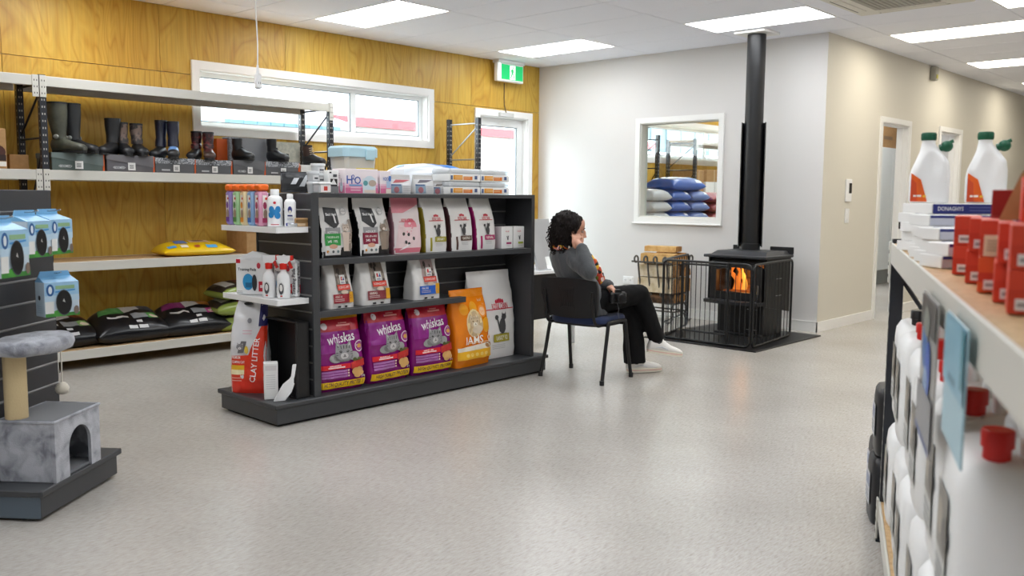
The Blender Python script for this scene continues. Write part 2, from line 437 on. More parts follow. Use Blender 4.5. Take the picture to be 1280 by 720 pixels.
def bag(name, label, cat, loc, rz, w, h, d, body, paint, group=None, seed=0, side=None, sidecol=None, seal=None, **kw):
    t = thing(name, label, cat, loc, rz, group)
    g, f = pouch(w, h, d, seed, **kw)
    if sidecol:        # faces that look sideways carry the gusset colour
        for i, fc in enumerate(g.f):
            p = [g.v[q] for q in fc]; n = (p[1]-p[0]).cross(p[2]-p[0])
            c = sum(p, Vector())/len(p)
            if abs(c.x) > w*0.44 and c.z < h*0.8 and abs(n.x) > abs(n.y)*0.9 and len(fc) == 4: g.m[i] = 1
    g.build('bag_body', [body, sidecol] if sidecol else body, t, smooth=55)
    pr = Pr(f, w, h)
    paint(pr); pr.build(t)
    if seal:
        gs = Pr(lambda u, v, off: f(u, v, off), w, h, 0.02)
        gs.rect(-.97, .955, .97, .995, seal); gs.build(t, 'top_seal')
    return t
def pillow(name, label, cat, loc, rz, w, l, th, body, paint, group=None, seed=0, wr=0.008, skew=0.0):
    """bag lying flat: length along x (l), width along y (w), print on top and front edge"""
    t = thing(name, label, cat, loc, rz, group)
    def top(u, v, off):
        p = min(abs(2*u/l), 1.0); q = min(abs(2*v/w), 1.0)
        k = ((1-p**4)**0.55)*((1-q**4)**0.5)
        n = noise.noise(Vector((u*8+seed*5, v*8, seed*3.0)))*0.7 + noise.noise(Vector((u*23+seed, v*23, seed)))*0.4
        return (u, v, th*0.34 + th*0.66*k*(1+skew*(v/w*2)) + wr*n*(0.3+k) + off)
    g = G(); NX, NY = 30, 18; vs = []; fs = []
    for j in range(NY+1):
        for i in range(NX+1):
            u = -l/2*cos(pi*i/NX); v = -w/2*cos(pi*j/NY); vs.append(top(u, v, 0))
    nt = len(vs)
    for j in range(NY+1):
        for i in range(NX+1):
            u = -l/2*cos(pi*i/NX); v = -w/2*cos(pi*j/NY); p = min(abs(2*u/l), 1.0); q = min(abs(2*v/w), 1.0)
            k = ((1-p**6)**0.5)*((1-q**6)**0.5)
            vs.append((u, v, th*0.32*(1-k)))
    for j in range(NY):
        for i in range(NX):
            a = j*(NX+1)+i; fs.append((a, a+1, a+NX+2, a+NX+1)); fs.append((nt+a, nt+a+NX+1, nt+a+NX+2, nt+a+1))
    edge = [i for i in range(NX)] + [NX+(NX+1)*j for j in range(NY)] + [(NX+1)*(NY+1)-1-i for i in range(NX)] + [(NX+1)*NY-(NX+1)*j for j in range(NY)]
    for a, b in zip(edge, edge[1:]+edge[:1]): fs.append((a, nt+a, nt+b, b))
    g.add(vs, fs); g.build('bag_body', body, t, smooth=60)
    if paint:
        pr = Pr(lambda u, v, off: top(u, v-w/2, off+0.001), l, w); paint(pr); pr.build(t, 'printed_top')
    return t
# ================================================================== SETTING
H = 2.92
def minus(x0, x1, z0, z1, holes):
    """rectangle minus rectangular holes, as rectangles"""
    R = [(x0, x1, z0, z1)]
    for a, b, c, d in holes:
        out = []
        for (p, q, r, s) in R:
            A, B, C, D = max(a, p), min(b, q), max(c, r), min(d, s)
            if A >= B-1e-6 or C >= D-1e-6: out.append((p, q, r, s)); continue
            if p < A: out.append((p, A, r, s))
            if B < q: out.append((B, q, r, s))
            if r < C: out.append((A, B, r, C))
            if D < s: out.append((A, B, D, s))
        R = out
    return R
def st(o, label, cat): o['label'] = label; o['category'] = cat; return struct(o)
st(G().box(-3.0, -3.5, -0.06, 17, 7.62, 0.0).build('floor', M_FLOOR), 'grey flecked vinyl floor with a soft sheen', 'floor')

# plywood wall with its high window and glass door
WIN1 = (3.96, 6.65, 1.92, 2.42); DOOR1 = (7.44, 8.28, 0.0, 2.27); WIN3 = (10.74, 14.2, 1.90, 2.40)
g = G()
for x0, x1, z0, z1 in minus(-3, 17, 0, H+.1, [WIN1, DOOR1, WIN3]): g.box(x0, 7.52, z0, x1, 7.70, z1)
wl = st(g.build('wall_left', mat('wall_lining', 'dcdad4', 0.7)), 'long golden plywood wall behind the racking', 'wall')
xs = [-2.55, -1.32, -0.09, 1.147, 2.38, 3.613, 4.846, 6.079, 7.312, 8.545]
xs2 = [8.63, 9.86, 11.09, 12.32, 13.55, 14.78, 16.0]
for row in (xs, xs2):
    for a, b in zip(row, row[1:]):
        if row is xs and b > 8.5: b = 8.498
        for z0, z1 in ((0.0, 2.362), (2.367, H)):
            g = G()
            for p, q, r, s in minus(a+.0018, b-.0018, z0, z1, [WIN1, DOOR1, WIN3]): g.box(p, 7.50, r, q, 7.52, s)
            if g.v: g.build('plywood_sheet', M_PLY, wl)
# white wall with internal window, warm-lit hall wall with doorways
WIN2 = (4.945, 5.955, 1.10, 2.155)
g = G()
for y0, y1, z0, z1 in minus(3.79, 7.5, 0, H+.1, [WIN2]): g.box(8.5, y0, z0, 8.62, y1, z1)
st(g.build('wall_far', M_WALL), 'plain white wall behind the wood burner', 'wall')
HD1 = (9.94, 10.74, 0.0, 2.16); HD2 = (11.83, 12.60, 0.0, 2.17)
g = G()
for x0, x1, z0, z1 in minus(8.6201, 17, 0, H+.1, [HD1, HD2]): g.box(x0, 3.79, z0, x1, 3.91, z1)
g.box(8.4995, 3.789, 0, 8.6201, 3.7899, H)
st(g.build('wall_right', M_WARMWALL), 'warm-lit hall wall with two doorways receding on the right', 'wall')
st(G().box(-3.12, -3.6, 0, -3.0, 7.7, H+.1).build('wall_rear', M_WALL), 'white wall behind the viewpoint', 'wall')
st(G().box(-3.0, -3.6, 0, 17, -3.5, H+.1).build('wall_near', M_WALL), 'white wall along the near side of the shop', 'wall')
st(G().box(17, -3.6, 0, 17.1, 7.7, H+.1).build('wall_end', M_WARMWALL), 'warm-lit wall closing the far end of the hall', 'wall')
st(G().box(15.2, 3.91, 0, 15.3, 7.5, H+.1).build('wall_storeroom', M_WALL), 'white end wall of the storeroom', 'wall')
# baseboards
g = G(); g.box(8.485, 3.775, 0, 8.5, 7.36, 0.10); g.box(8.482, 3.775, 0.10, 8.5, 7.36, 0.104)
st(g.build('baseboard_far', M_TRIM), 'white baseboard under the white wall', 'baseboard')
g = G()
for a, b in ((8.485, 9.88), (10.80, 11.77), (12.66, 17)): g.box(a, 3.774, 0, b, 3.7895, 0.10)
st(g.build('baseboard_right', M_TRIM), 'white baseboard along the warm-lit hall wall', 'baseboard')

# ceiling: slab, grid bars, tiles
ce = st(G().box(-3.0, -3.5, H+.035, 17, 7.6, H+.1).build('ceiling', M_GRID), 'suspended ceiling of white mineral tiles in a grid', 'ceiling')
PANELS = [(4.84, 5.83, 0), (7.24, 5.83, 0), (7.24, 3.43, 0), (9.04, 2.23, 1), (11.44, 2.23, 1), (13.84, 2.23, 1), (7.84, 1.03, 1),
          (2.44, 5.83, 0), (2.44, 3.43, 0), (4.84, 3.43, 0), (0.04, 3.43, 0), (0.04, 5.83, 0), (2.44, 1.03, 0), (4.84, 1.03, 0), (0.04, 1.03, 0),
          (2.44, -1.37, 0), (5.44, -1.37, 0), (9.04, -1.37, 1), (12.04, -1.37, 1), (-2.36, 1.03, 0), (10.24, 4.63, 0), (10.84, 5.83, 0), (12.64, 5.83, 0), (13.24, 4.63, 0)]  # last entries: unseen extra storeroom panels, added to brighten that room
pset = {(round(x, 2), round(y, 2)) for x, y, _ in PANELS}
tile_me = {}
gx = [round(7.24-.6*17+.6*i, 2) for i in range(34)]
gy = [round(3.43+1.2*i, 2) for i in range(-6, 4)]
for y in gy:
    y1 = min(y+1.2, 7.5)
    if y1 - y < .1: continue
    for x in gx:
        if x < 1.2 or y < -.2 or x > 16.6 or (x, y) in pset or (y > 4 and x > 12): continue   # only where the picture shows tiles
        ya, yb = y, y1
        x1 = min(x+.6, 17)
        key = (round(x1-x, 2), round(yb-ya, 2))
        if key not in tile_me:
            w, l = key
            tile_me[key] = G().bbox(.004, .004, 0, w-.004, l-.004, .02, .004).build('ceiling_tile', M_TILE, ce)
            o = tile_me[key]; tile_me[key] = o.data; o.location = (x, ya, H)
        else:
            part('ceiling_tile', tile_me[key], ce, (x, ya, H))
for x in gx:
    if -3 < x < 17: G().box(x-.003, -3.5, H+.004, x+.003, 7.5, H+.03).build('grid_bar', M_GRID, ce)
for y in gy: G().box(-3, y-.003, H+.0045, 17, y+.003, H+.03).build('grid_bar', M_GRID, ce)
PL = ['recessed ceiling light panel nearest the high window, cut by the top edge', 'recessed ceiling light panel in front of the green exit sign',
      'recessed ceiling light panel just left of the black flue', 'large recessed ceiling light panel over the hall, right of the air conditioner',
      'smaller recessed ceiling light panel further down the hall, above the second doorway', 'farthest recessed ceiling light panel at the right edge',
      'recessed ceiling light panel peeping in at the top right corner']
m_pan = [mat('light_diffuser_cool', 'ffffff', 0.5, emit=PANEL_COOL), mat('light_diffuser_warm', 'ffffff', 0.5, emit=PANEL_WARM)]
for i, (x, y, k) in enumerate(PANELS):
    t = thing('ceiling_light', PL[i] if i < len(PL) else 'recessed white ceiling light panel outside the picture', 'ceiling light', (x, y, H), 0, 'recessed ceiling light panels')
    G().box(.014, .014, .002, .586, 1.186, .006).build('diffuser', m_pan[k], t)
    g = G(); g.box(0, 0, -.002, .6, .014, .02); g.box(0, 1.186, -.002, .6, 1.2, .02); g.box(0, .014, -.002, .014, 1.186, .02); g.box(.586, .014, -.002, .6, 1.186, .02)
    g.build('frame', M_TRIM, t)

# ---- windows and the glass door in the plywood wall
def frame4(g, x0, x1, z0, z1, y0, y1, w, wb=None):
    wb = w if wb is None else wb
    g.box(x0, y0, z1-w, x1, y1, z1); g.box(x0, y0, z0, x1, y1, z0+wb)
    g.box(x0, y0, z0+wb, x0+w, y1, z1-w); g.box(x1-w, y0, z0+wb, x1, y1, z1-w)
def high_window(name, hole, mull, label):
    t = st(thing(name, label, 'window', (hole[0], 7.5, hole[2])), label, 'window')
    w, h = hole[1]-hole[0], hole[3]-hole[2]
    g = G(); frame4(g, -.072, w+.072, -.072, h+.072, -.022, .0, .072); g.build('architrave', M_TRIM, t)
    g = G(); frame4(g, -.001, w+.001, -.001, h+.001, 0, .13, .014); g.build('reveal_lining', M_TRIM, t)
    g = G(); frame4(g, .013, w-.013, .013, h-.013, .085, .135, .04)
    for m in mull: g.box(m-.03, .085, .05, m+.03, .135, h-.05)
    g.build('sash_frame', M_WHITEP, t)
    ed = [.05] + [q for m in mull for q in (m-.03, m+.03)] + [w-.05]
    for a, b in zip(ed[::2], ed[1::2]):
        g = G(); g.box(a, .108, .05, b, .114, h-.05); g.build('pane', M_GLASS, t)
        g = G(); frame4(g, a, b, .05, h-.05, .095, .108, .012); g.build('glazing_bead', mat('grey_gasket', '8d9499', .5), t)
    return t
high_window('window_1', WIN1, [5.70-WIN1[0]], 'long high window with a white frame in the plywood wall')
high_window('window_3', WIN3, [12.6-WIN3[0]], 'white framed high window in the storeroom wall, seen through the internal window')
t = st(thing('door_1', 'white framed glass exit door under the green sign', 'door', (DOOR1[0], 7.5, 0)), 'white framed glass exit door under the green sign', 'door')
w, h = DOOR1[1]-DOOR1[0], DOOR1[3]
g = G(); g.box(-.075, -.022, 0, 0, 0, h+.075); g.box(w, -.022, 0, w+.075, 0, h+.075); g.box(0, -.022, h, w, 0, h+.075); g.build('architrave', M_TRIM, t)
g = G(); g.box(-.001, 0, 0, .014, .13, h); g.box(w-.014, 0, 0, w+.001, .13, h); g.box(.014, 0, h-.014, w-.014, .13, h); g.build('reveal_lining', M_TRIM, t)
g = G(); frame4(g, .016, w-.016, .005, h-.016, .07, .12, .09, .12); lf = g.build('door_leaf', M_WHITEP, t)
g = G(); g.box(.106, .092, .125, w-.106, .098, h-.106); g.build('pane', M_GLASS, t)
g = G(); frame4(g, .106, w-.106, .125, h-.106, .08, .092, .012); g.build('glazing_bead', MATS['grey_gasket'], t)
g = G(); g.bbox(w-.09, .03, 1.0, w-.055, .07, 1.18, .01); g.tube([(w-.07, .04, 1.05), (w-.07, .02, 1.05), (w-.18, .02, 1.05)], .009); g.build('handle', M_CHROME, lf)
tag(G().bbox(7.74, 7.44, 2.265, 7.98, 7.478, 2.318, .006).build('door_sensor', mat('pale_grey_plastic', 'cfcfcd', .5)), 'small pale grey sensor bar on the top trim of the glass door', 'sensor')

# ---- internal window to the storeroom
t = st(thing('window_2', 'internal window looking into the storeroom', 'window', (8.5, WIN2[0], WIN2[2])), 'internal window in the white wall looking into the storeroom', 'window')
w, h = WIN2[1]-WIN2[0], WIN2[3]-WIN2[2]
g = G()
for a in (0,):
    g.box(-.02, -.06, -.06, 0, w+.06, 0); g.box(-.02, -.06, h, 0, w+.06, h+.06); g.box(-.02, -.06, 0, 0, 0, h); g.box(-.02, w, 0, 0, w+.06, h)
g.build('architrave', M_TRIM, t)
g = G(); g.box(0, 0, -.001, .125, w, .014); g.box(0, 0, h-.014, .125, w, h+.001); g.box(0, -.001, .014, .125, .014, h-.014); g.box(0, w-.014, .014, .125, w+.001, h-.014)
g.build('reveal_lining', mat('soft_grey_trim', 'dddcd4', .45), t)
G().bbox(-.045, -.07, -.075, .0, w+.07, -.058, .004).build('sill', M_TRIM, t)
G().box(.085, .014, .014, .091, w-.014, h-.014).build('pane', M_GLASS, t)

# ---- hall doorways
def hall_door(name, hole, label):
    t = st(thing(name, label, 'doorway', (hole[0], 3.79, 0)), label, 'doorway')
    w, h = hole[1]-hole[0], hole[3]
    g = G(); g.box(-.06, -.018, 0, 0, 0, h+.06); g.box(w, -.018, 0, w+.06, 0, h+.06); g.box(0, -.018, h, w, 0, h+.06); g.build('architrave', M_TRIM, t)
    g = G(); g.box(-.001, 0, 0, .016, .125, h); g.box(w-.016, 0, 0, w+.001, .125, h); g.box(.016, 0, h-.016, w-.016, .125, h); g.build('jamb_lining', M_TRIM, t)
    g = G(); g.box(w-.03, .05, 0, w-.016, .09, h-.016); g.box(.016, .05, 0, .03, .09, h-.016); g.build('door_stop', M_TRIM, t)
    g = G(); g.bbox(w-.018, .02, .98, w-.0155, .05, 1.06, .001); g.build('strike_plate', M_BLACK, t)
hall_door('door_2', HD1, 'nearer doorway in the warm-lit hall wall, tall white cabinet inside')
hall_door('door_3', HD2, 'farther doorway in the warm-lit hall wall beyond the green-capped jugs')
M_COOLWHITE = mat('cool_white_laminate', 'eff4f6', .35)
t = thing('storage_cabinet', 'tall pale cabinet with a brown carton on top, seen through the nearer hall doorway', 'cabinet', (13.60, 5.30, 0))
G().bbox(0, 0, .22, 1.5, .6, 2.12, .004).build('carcass', M_COOLWHITE, t)
G().box(.03, .02, .0, 1.47, .58, .22).build('plinth', mat('grey_plinth', '8e918f', .5), t)
for k in range(2): G().bbox(.004+k*.75, -.02, .225, .744+k*.75, 0, 2.115, .003).build('cabinet_door', M_COOLWHITE, t)
t = thing('cardboard_box', 'brown carton on top of the tall pale cabinet inside the nearer hall doorway', 'box', (13.75, 5.32, 2.12))
G().bbox(0, 0, 0, 1.0, .45, .44, .004).build('carton', M_CARD, t)
pr = Pr(plane((.50, -.0005, 0), (1,0,0), (0,0,1)), 1.0, .44); pr.rect(-.4, .28, .3, .40, '7d5c36'); pr.rect(-1, .97, 1, 1, 'a78454'); pr.build(t)
# wall fittings
t = thing('intercom_panel', 'small white wall panel with a black screen on the warm-lit wall', 'wall panel', (9.10, 3.79, 1.41))
G().bbox(-.065, -.022, -.115, .065, 0, .115, .006).build('case', M_WHITEP, t)
G().bbox(-.01, -.026, -.03, .05, -.021, .075, .002).build('screen', mat('screen_black', '0c0d10', .15), t)
t = thing('light_switch', 'white rocker switch plate below the wall panel', 'switch', (9.10, 3.79, 1.15))
G().bbox(-.045, -.012, -.075, .045, 0, .075, .004).build('plate', M_WHITEP, t)
for k in (-1, 1): G().bbox(-.018, -.018, k*.035-.016, .018, -.011, k*.035+.016, .002).build('rocker', M_WHITEP, t)
t = thing('power_socket', 'white double power socket low on the white wall', 'socket', (8.5, 6.08, .364))
G().bbox(-.012, -.075, -.045, 0, .075, .045, .004).build('plate', M_WHITEP, t)
for k in (-1, 1):
    o = G().bbox(-.017, k*.035-.022, -.025, -.011, k*.035+.022, .028, .002).build('outlet', M_WHITEP, t)
    g = G()
    for a in (-.008, .008): g.box(-.0178, k*.035+a-.0015, -.006, -.0168, k*.035+a+.0015, .008)
    g.build('slot', M_BLACK, o)
t = thing('alarm_sensor', 'small grey motion sensor mounted on the wall just under the ceiling', 'sensor', (11.40, 3.79, 2.83))
G().bbox(-.05, -.07, -.09, .05, 0, .075, .012).build('case', mat('sensor_grey', 'a9a79c', .5), t)
G().bbox(-.035, -.077, -.07, .02, -.068, -.02, .004).build('lens', mat('sensor_lens', 'b7b02e', .3), t)
# exit sign with its cable
t = thing('exit_sign', 'green running man exit sign box hanging over the glass door', 'sign', (7.85, 7.40, 2.785))
G().bbox(-.235, -.03, -.115, .215, .03, .125, .008).build('case', M_WHITEP, t)
G().bbox(-.235, -.055, .095, .215, .055, .135, .006).build('bracket', M_WHITEP, t)
pr = Pr(plane((0, -.0305, -.1), (1,0,0), (0,0,1)), .43, .19, 5)
gm = mat('sign_green', '12a45a', .4, emit=((.005, .30, .09), .9)); wm = mat('sign_white', 'f4fff8', .4, emit=((.9, 1, .95), .8))
pr.rect(-.96, .02, -.84, .98, wm); pr.rect(-.80, .05, .92, .95, gm); pr.rect(-.13, .08, .30, .92, wm)
u = lambda *p: [(a*.215, b*.19) for a, b in p]
pr.ell(.12, .80, .011, .011, gm, 10)
pr.poly(u((-.0,.72),(.16,.72),(.13,.42),(.0,.42)), gm)
pr.poly(u((.0,.44),(.1,.44),(-.04,.12),(-.11,.16)), gm); pr.poly(u((.06,.46),(.14,.42),(.22,.30),(.16,.25)), gm); pr.poly(u((.16,.3),(.22,.3),(.2,.1),(.15,.1)), gm)
pr.poly(u((.13,.7),(.15,.6),(.27,.55),(.26,.5),(.12,.55)), gm); pr.poly(u((.02,.7),(-.08,.6),(-.1,.46),(-.05,.46),(-.03,.57),(.06,.64)), gm)
pr.build(t, 'running_man_print')
tag(G().tube([(7.86, 7.494, 2.67), (7.86, 7.494, 2.5), (7.862, 7.494, 2.42), (7.86, 7.46, 2.32)], .007, 6).build('sign_cable', mat('grey_cable', '6d5a3a', .5)), 'thin cable running down from the exit sign to the door trim', 'cable')
# air conditioner cassette
t = thing('air_conditioner', 'square ceiling cassette air conditioner with a grey grille at top right', 'air conditioner', (6.88, 2.28, H))
g = G(); g.bbox(0, 0, -.035, .92, .92, .0, .012); g.build('panel', mat('ac_white', 'd9d7d0', .45), t)
g = G(); g.bbox(.2, .2, -.042, .72, .72, -.033, .004); gr = g.build('grille', mat('ac_grille', 'a6a49c', .6), t)
for k in range(12): G().box(.22, .225+k*.04, -.046, .70, .245+k*.04, -.041).build('grille_slat', MATS['ac_grille'], gr)
for a, b, c, d in ((.2, .06, .72, .13), (.2, .79, .72, .86), (.06, .2, .13, .72), (.79, .2, .86, .72)):
    o = G().bbox(a, b, -.040, c, d, -.034, .002).build('air_vane', MATS['ac_white'], t)
g = G(); 
for a, b, c, d in ((.18, .045, .74, .052), (.18, .868, .74, .875), (.045, .18, .052, .74), (.868, .18, .875, .74)): g.box(a, b, -.037, c, d, -.0345)
g.build('air_slot', M_BLACK, t)
# hanging cable with socket
t = thing('hanging_socket', 'white power socket hanging on a cord from the ceiling', 'socket', (3.335, 5.5, 2.04))
G().bbox(-.022, -.02, 0, .022, .02, .10, .008).build('socket_body', M_WHITEP, t)
G().lathe([(.012, .10), (.009, .135), (.0065, .16)], 10).build('strain_relief', M_WHITEP, t)
G().tube([(0, 0, .15), (.004, 0, .3), (-.004, .003, .55), (0, 0, .88)], .005, 6).build('cord', M_WHITEP, t)
g = G()
for a in (-.007, .007): g.box(a-.0015, -.0206, .03, a+.0015, -.0196, .045)
g.build('slot', M_BLACK, t)
# ---- outside
st(G().box(-8, 7.72, -.12, 40, 40, -.06).build('ground', mat('asphalt_pale', 'a8a8a4', .9)), 'pale yard outside the windows', 'ground')
t = thing('neighbour_house', 'white house with a red gutter line outside the high window and glass door', 'house', (8.2, 12.0, -.06))
g = G(); g.box(0, 0, 0, 8.6, 5, 2.50); g.build('wall', mat('house_white', 'e9e6e2', .7), t)
for k in range(16): G().box(-.02, -.02, .05+k*.153, 8.6, 0, .185+k*.153).build('weatherboard', MATS['house_white'], t)
G().box(-.4, -.45, 2.48, 8.9, -.30, 2.62).build('gutter', mat('gutter_red', 'a5393f', .5), t)
g = G(); g.add([(-.4,-.45,2.62),(8.9,-.45,2.62),(8.9,2.5,3.6),(-.4,2.5,3.6),(-.4,5.4,2.62),(8.9,5.4,2.62)], [(0,1,2,3),(3,2,5,4),(0,3,4),(1,5,2)]); g.build('roof', mat('roof_pale', 'c6c3c8', .7), t)
for x in (.4, 4.2, 6.4):
    f = G(); frame4(f, x, x+1.2, 1.0, 2.1, -.06, -.02, .07); f = f.build('window_frame', M_WHITEP, t)
    G().box(x+.07, -.045, 1.07, x+1.13, -.04, 2.03).build('pane', mat('house_pane', 'c3d2da', .5), f)
t = thing('warehouse', 'pale grey warehouse with a white rail far outside the storeroom window', 'building', (18.6, 15.0, -.06))
G().box(0, 0, 0, 16, 6, 4.2).build('wall', mat('warehouse_grey', '5f6d75', .6), t)
for k in range(20): G().box(.1+k*.8, -.04, .05, .16+k*.8, 0, 4.15).build('wall_rib', MATS['warehouse_grey'], t)
for z in (1.9, 2.5): G().box(-.5, -.9, z, 16, -.82, z+.14).build('rail', M_TRIM, t)
for k in range(8): G().box(.2+k*2.2, -.9, 0, .3+k*2.2, -.82, 2.6).build('rail_post', M_TRIM, t)
t = thing('garden_shed', 'pale blue metal shed outside the high window', 'shed', (5.6, 10.0, -.06))
G().box(0, 0, 0, 1.7, 1.4, 2.35).build('wall', mat('shed_blue', '8fb6c4', .5), t)
for k in range(9): G().box(.06+k*.19, -.02, .02, .14+k*.19, 0, 2.33).build('wall_rib', MATS['shed_blue'], t)
g = G(); g.add([(-.1,-.15,2.33),(1.8,-.15,2.33),(1.8,1.5,2.75),(-.1,1.5,2.75)], [(0,1,2,3)]); g.prism([(-.15,2.33),(1.5,2.75),(1.5,2.70),(-.15,2.28)], -.1, 1.8, 'x'); g.build('roof', mat('roof_pale', 'c6c3c8', .7), t)
# ================================================================== RACKING
def rack(name, label, loc, rz, W, D, levels, ph, beam=.072, end_posts=(True, True), group=None, board=True, brace_up=None):
    """bolt-free racking: x along the front, y to the back, z up"""
    t = thing(name, label, 'shelving', loc, rz, group)
    pw = .045
    for i, x in enumerate((0.0, W-pw)):
        if not end_posts[i]: continue
        for y in (0.0, D-pw):
            g = G(); th = .004
            g.box(x, y, 0, x+pw, y+th, ph); g.box(x, y+th, 0, x+th, y+pw, ph); g.box(x+pw-th, y+th, 0, x+pw, y+pw, ph); g.box(x+th, y+pw-th, 0, x+pw-th, y+pw, ph)
            p = g.build('post', M_POST, t)
            g = G(); k = .08
            while k < ph-.05:
                for xx in (x+.011, x+pw-.018): g.box(xx, y-.0006, k, xx+.007, y+.0005, k+.014)
                g.box(x-.0006, y+.018, k, x+.0005, y+.025, k+.014); k += .05
            g.build('slot_holes', mat('slot_hole', 'b5b3ab', .6), p)['kind'] = 'stuff'
            G().box(x-.008, y-.008, -.0, x+pw+.008, y+pw+.008, .006).build('foot_plate', M_POST, p)
        g = G()
        z = .25
        ztop = ph-.06
        zs = [.18, .95, 1.72, ztop] if ph > 1.8 else [.18, ph-.1]
        for z in zs: G().tube([(x+pw/2, pw*.6, z), (x+pw/2, D-pw*.6, z)], .008, 6).build('brace', M_POST if brace_up is None else brace_up, t)
        for z, z2 in zip(zs, zs[1:]): G().tube([(x+pw/2, pw*.6, z2-.03), (x+pw/2, D-pw*.6, z+.03)], .008, 6).build('brace', M_POST if brace_up is None else brace_up, t)
    for zt in levels:
        for y, n in ((-.004, 0), (D-.036, 1)):
            g = G(); ya, yb = (y, y+.008) if n == 0 else (y+.032, y+.04)
            g.bbox(pw*.2, y, zt-beam, W-pw*.2, y+.04, zt-.024, .003); g.bbox(pw*.2, ya, zt-.03, W-pw*.2, yb, zt, .002); b = g.build('beam', M_BEAM, t)
            if n == 0:
                for x in (0.0, W-pw):
                    g = G(); g.bbox(x+.001, -.010, zt-.15, x+pw-.001, -.003, zt+.004, .001); g.build('beam_connector', M_BEAM, b)
                    g = G()
                    for q in (-.13, -.085, -.04):
                        for xx in (x+.012, x+.030): g.box(xx, -.0108, zt+q, xx+.005, -.0098, zt+q+.012)
                    g.build('connector_slots', M_DARK, b)
        if board: G().box(.006, .005, zt-.022, W-.006, D-.005, zt-.002).build('shelf_board', M_BOARD, t)
    return t
LV = [.15, .815, 1.49, 2.155]
rack('storage_rack', 'white beamed rack on dark posts holding the boots and bags of feed', (2.42, 6.89, 0), 0, 2.53, .5, LV, 2.165)
rack('storage_rack', 'rack section at the far left edge, cut by the picture frame', (.40, 6.89, 0), 0, 2.015, .5, LV, 2.165, end_posts=(True, False))
rack('storage_rack', 'empty dark upright frame rack behind the top of the pet food gondola', (4.97, 6.89, 0), 0, 1.90, .5, [.15, .815], 2.165, end_posts=(False, True), brace_up=mat('galvanised', '9a9da0', .4, .6))

# ---- cartons and boots on the third shelf
def shoe_box(label, loc, w, h, d, col, lidcol, spark=False):
    t = thing('shoe_box', label, 'shoe box', loc, 0, 'boot boxes on the rack')
    m = mat('shoebox_'+col, col, .5)
    G().bbox(0, 0, 0, w, d, h*.97, .003).build('box_body', m, t)
    lm = mat('sparkle_print', '3a3d42', .4, var=(160, 'b9bcc0', .46, .54)) if spark else mat('shoebox_lid_'+lidcol, lidcol, .5)
    g = G()
    if spark: g.box(-.003, -.004, h*.62, w+.003, d+.003, h)
    else: g.prism([(-.003, h*.72), (w+.003, h*.30), (w+.003, h), (w*.62, h), (w*.58, h*.86), (w*.52, h*.86), (w*.48, h), (-.003, h)], -.004, d+.003)
    lid = g.build('lid', lm, t)
    G().box(w, -.001, 0, w+.012, d, h*.96).build('end_flap', mat('box_orange', 'cf5a1d', .5), t)
    pr = Pr(plane((w/2, -.0045, 0), (1,0,0), (0,0,1)), w, h)
    pr.rect(-.12, .10, .20, .55, 'ecebe8'); pr.lines(-.06, .12, [.2, .26, .32, .38], .03, '555558')
    if not spark: pr.text('<BOOMIES>', -.5, .24, h*.16, 'd5d8d8', fit=.26)
    else: pr.rect(-.72, .14, -.3, .24, 'b8babb')
    pr.build(t)
    return t
shoe_box('green-grey boot box, leftmost on the rack, under the tall olive boots', (2.49, 6.91, 1.49), .365, .128, .30, '55635f', '6a7775')
shoe_box('warm grey boot box under the black boot and the camouflage pair', (2.885, 6.91, 1.49), .36, .128, .30, '5e5c60', '706e72')
shoe_box('grey boot box with a silver speckled lid under the navy boots', (3.265, 6.91, 1.49), .325, .118, .30, '58595c', '58595c', True)
shoe_box('grey boot box with a silver speckled lid under the dark red boots', (3.605, 6.91, 1.49), .312, .115, .30, '58595c', '58595c', True)
shoe_box('plain grey boot box under the first short black ankle boot', (3.94, 6.91, 1.49), .295, .122, .30, '5a5b5e', '66676a')
shoe_box('grey boot box with a speckled lid under the second short black ankle boot', (4.25, 6.91, 1.49), .33, .122, .30, '58595c', '58595c', True)
M_RUB = mat('boot_rubber_black', '141518', .45); M_SOLE = mat('boot_sole', '0c0c0d', .6)
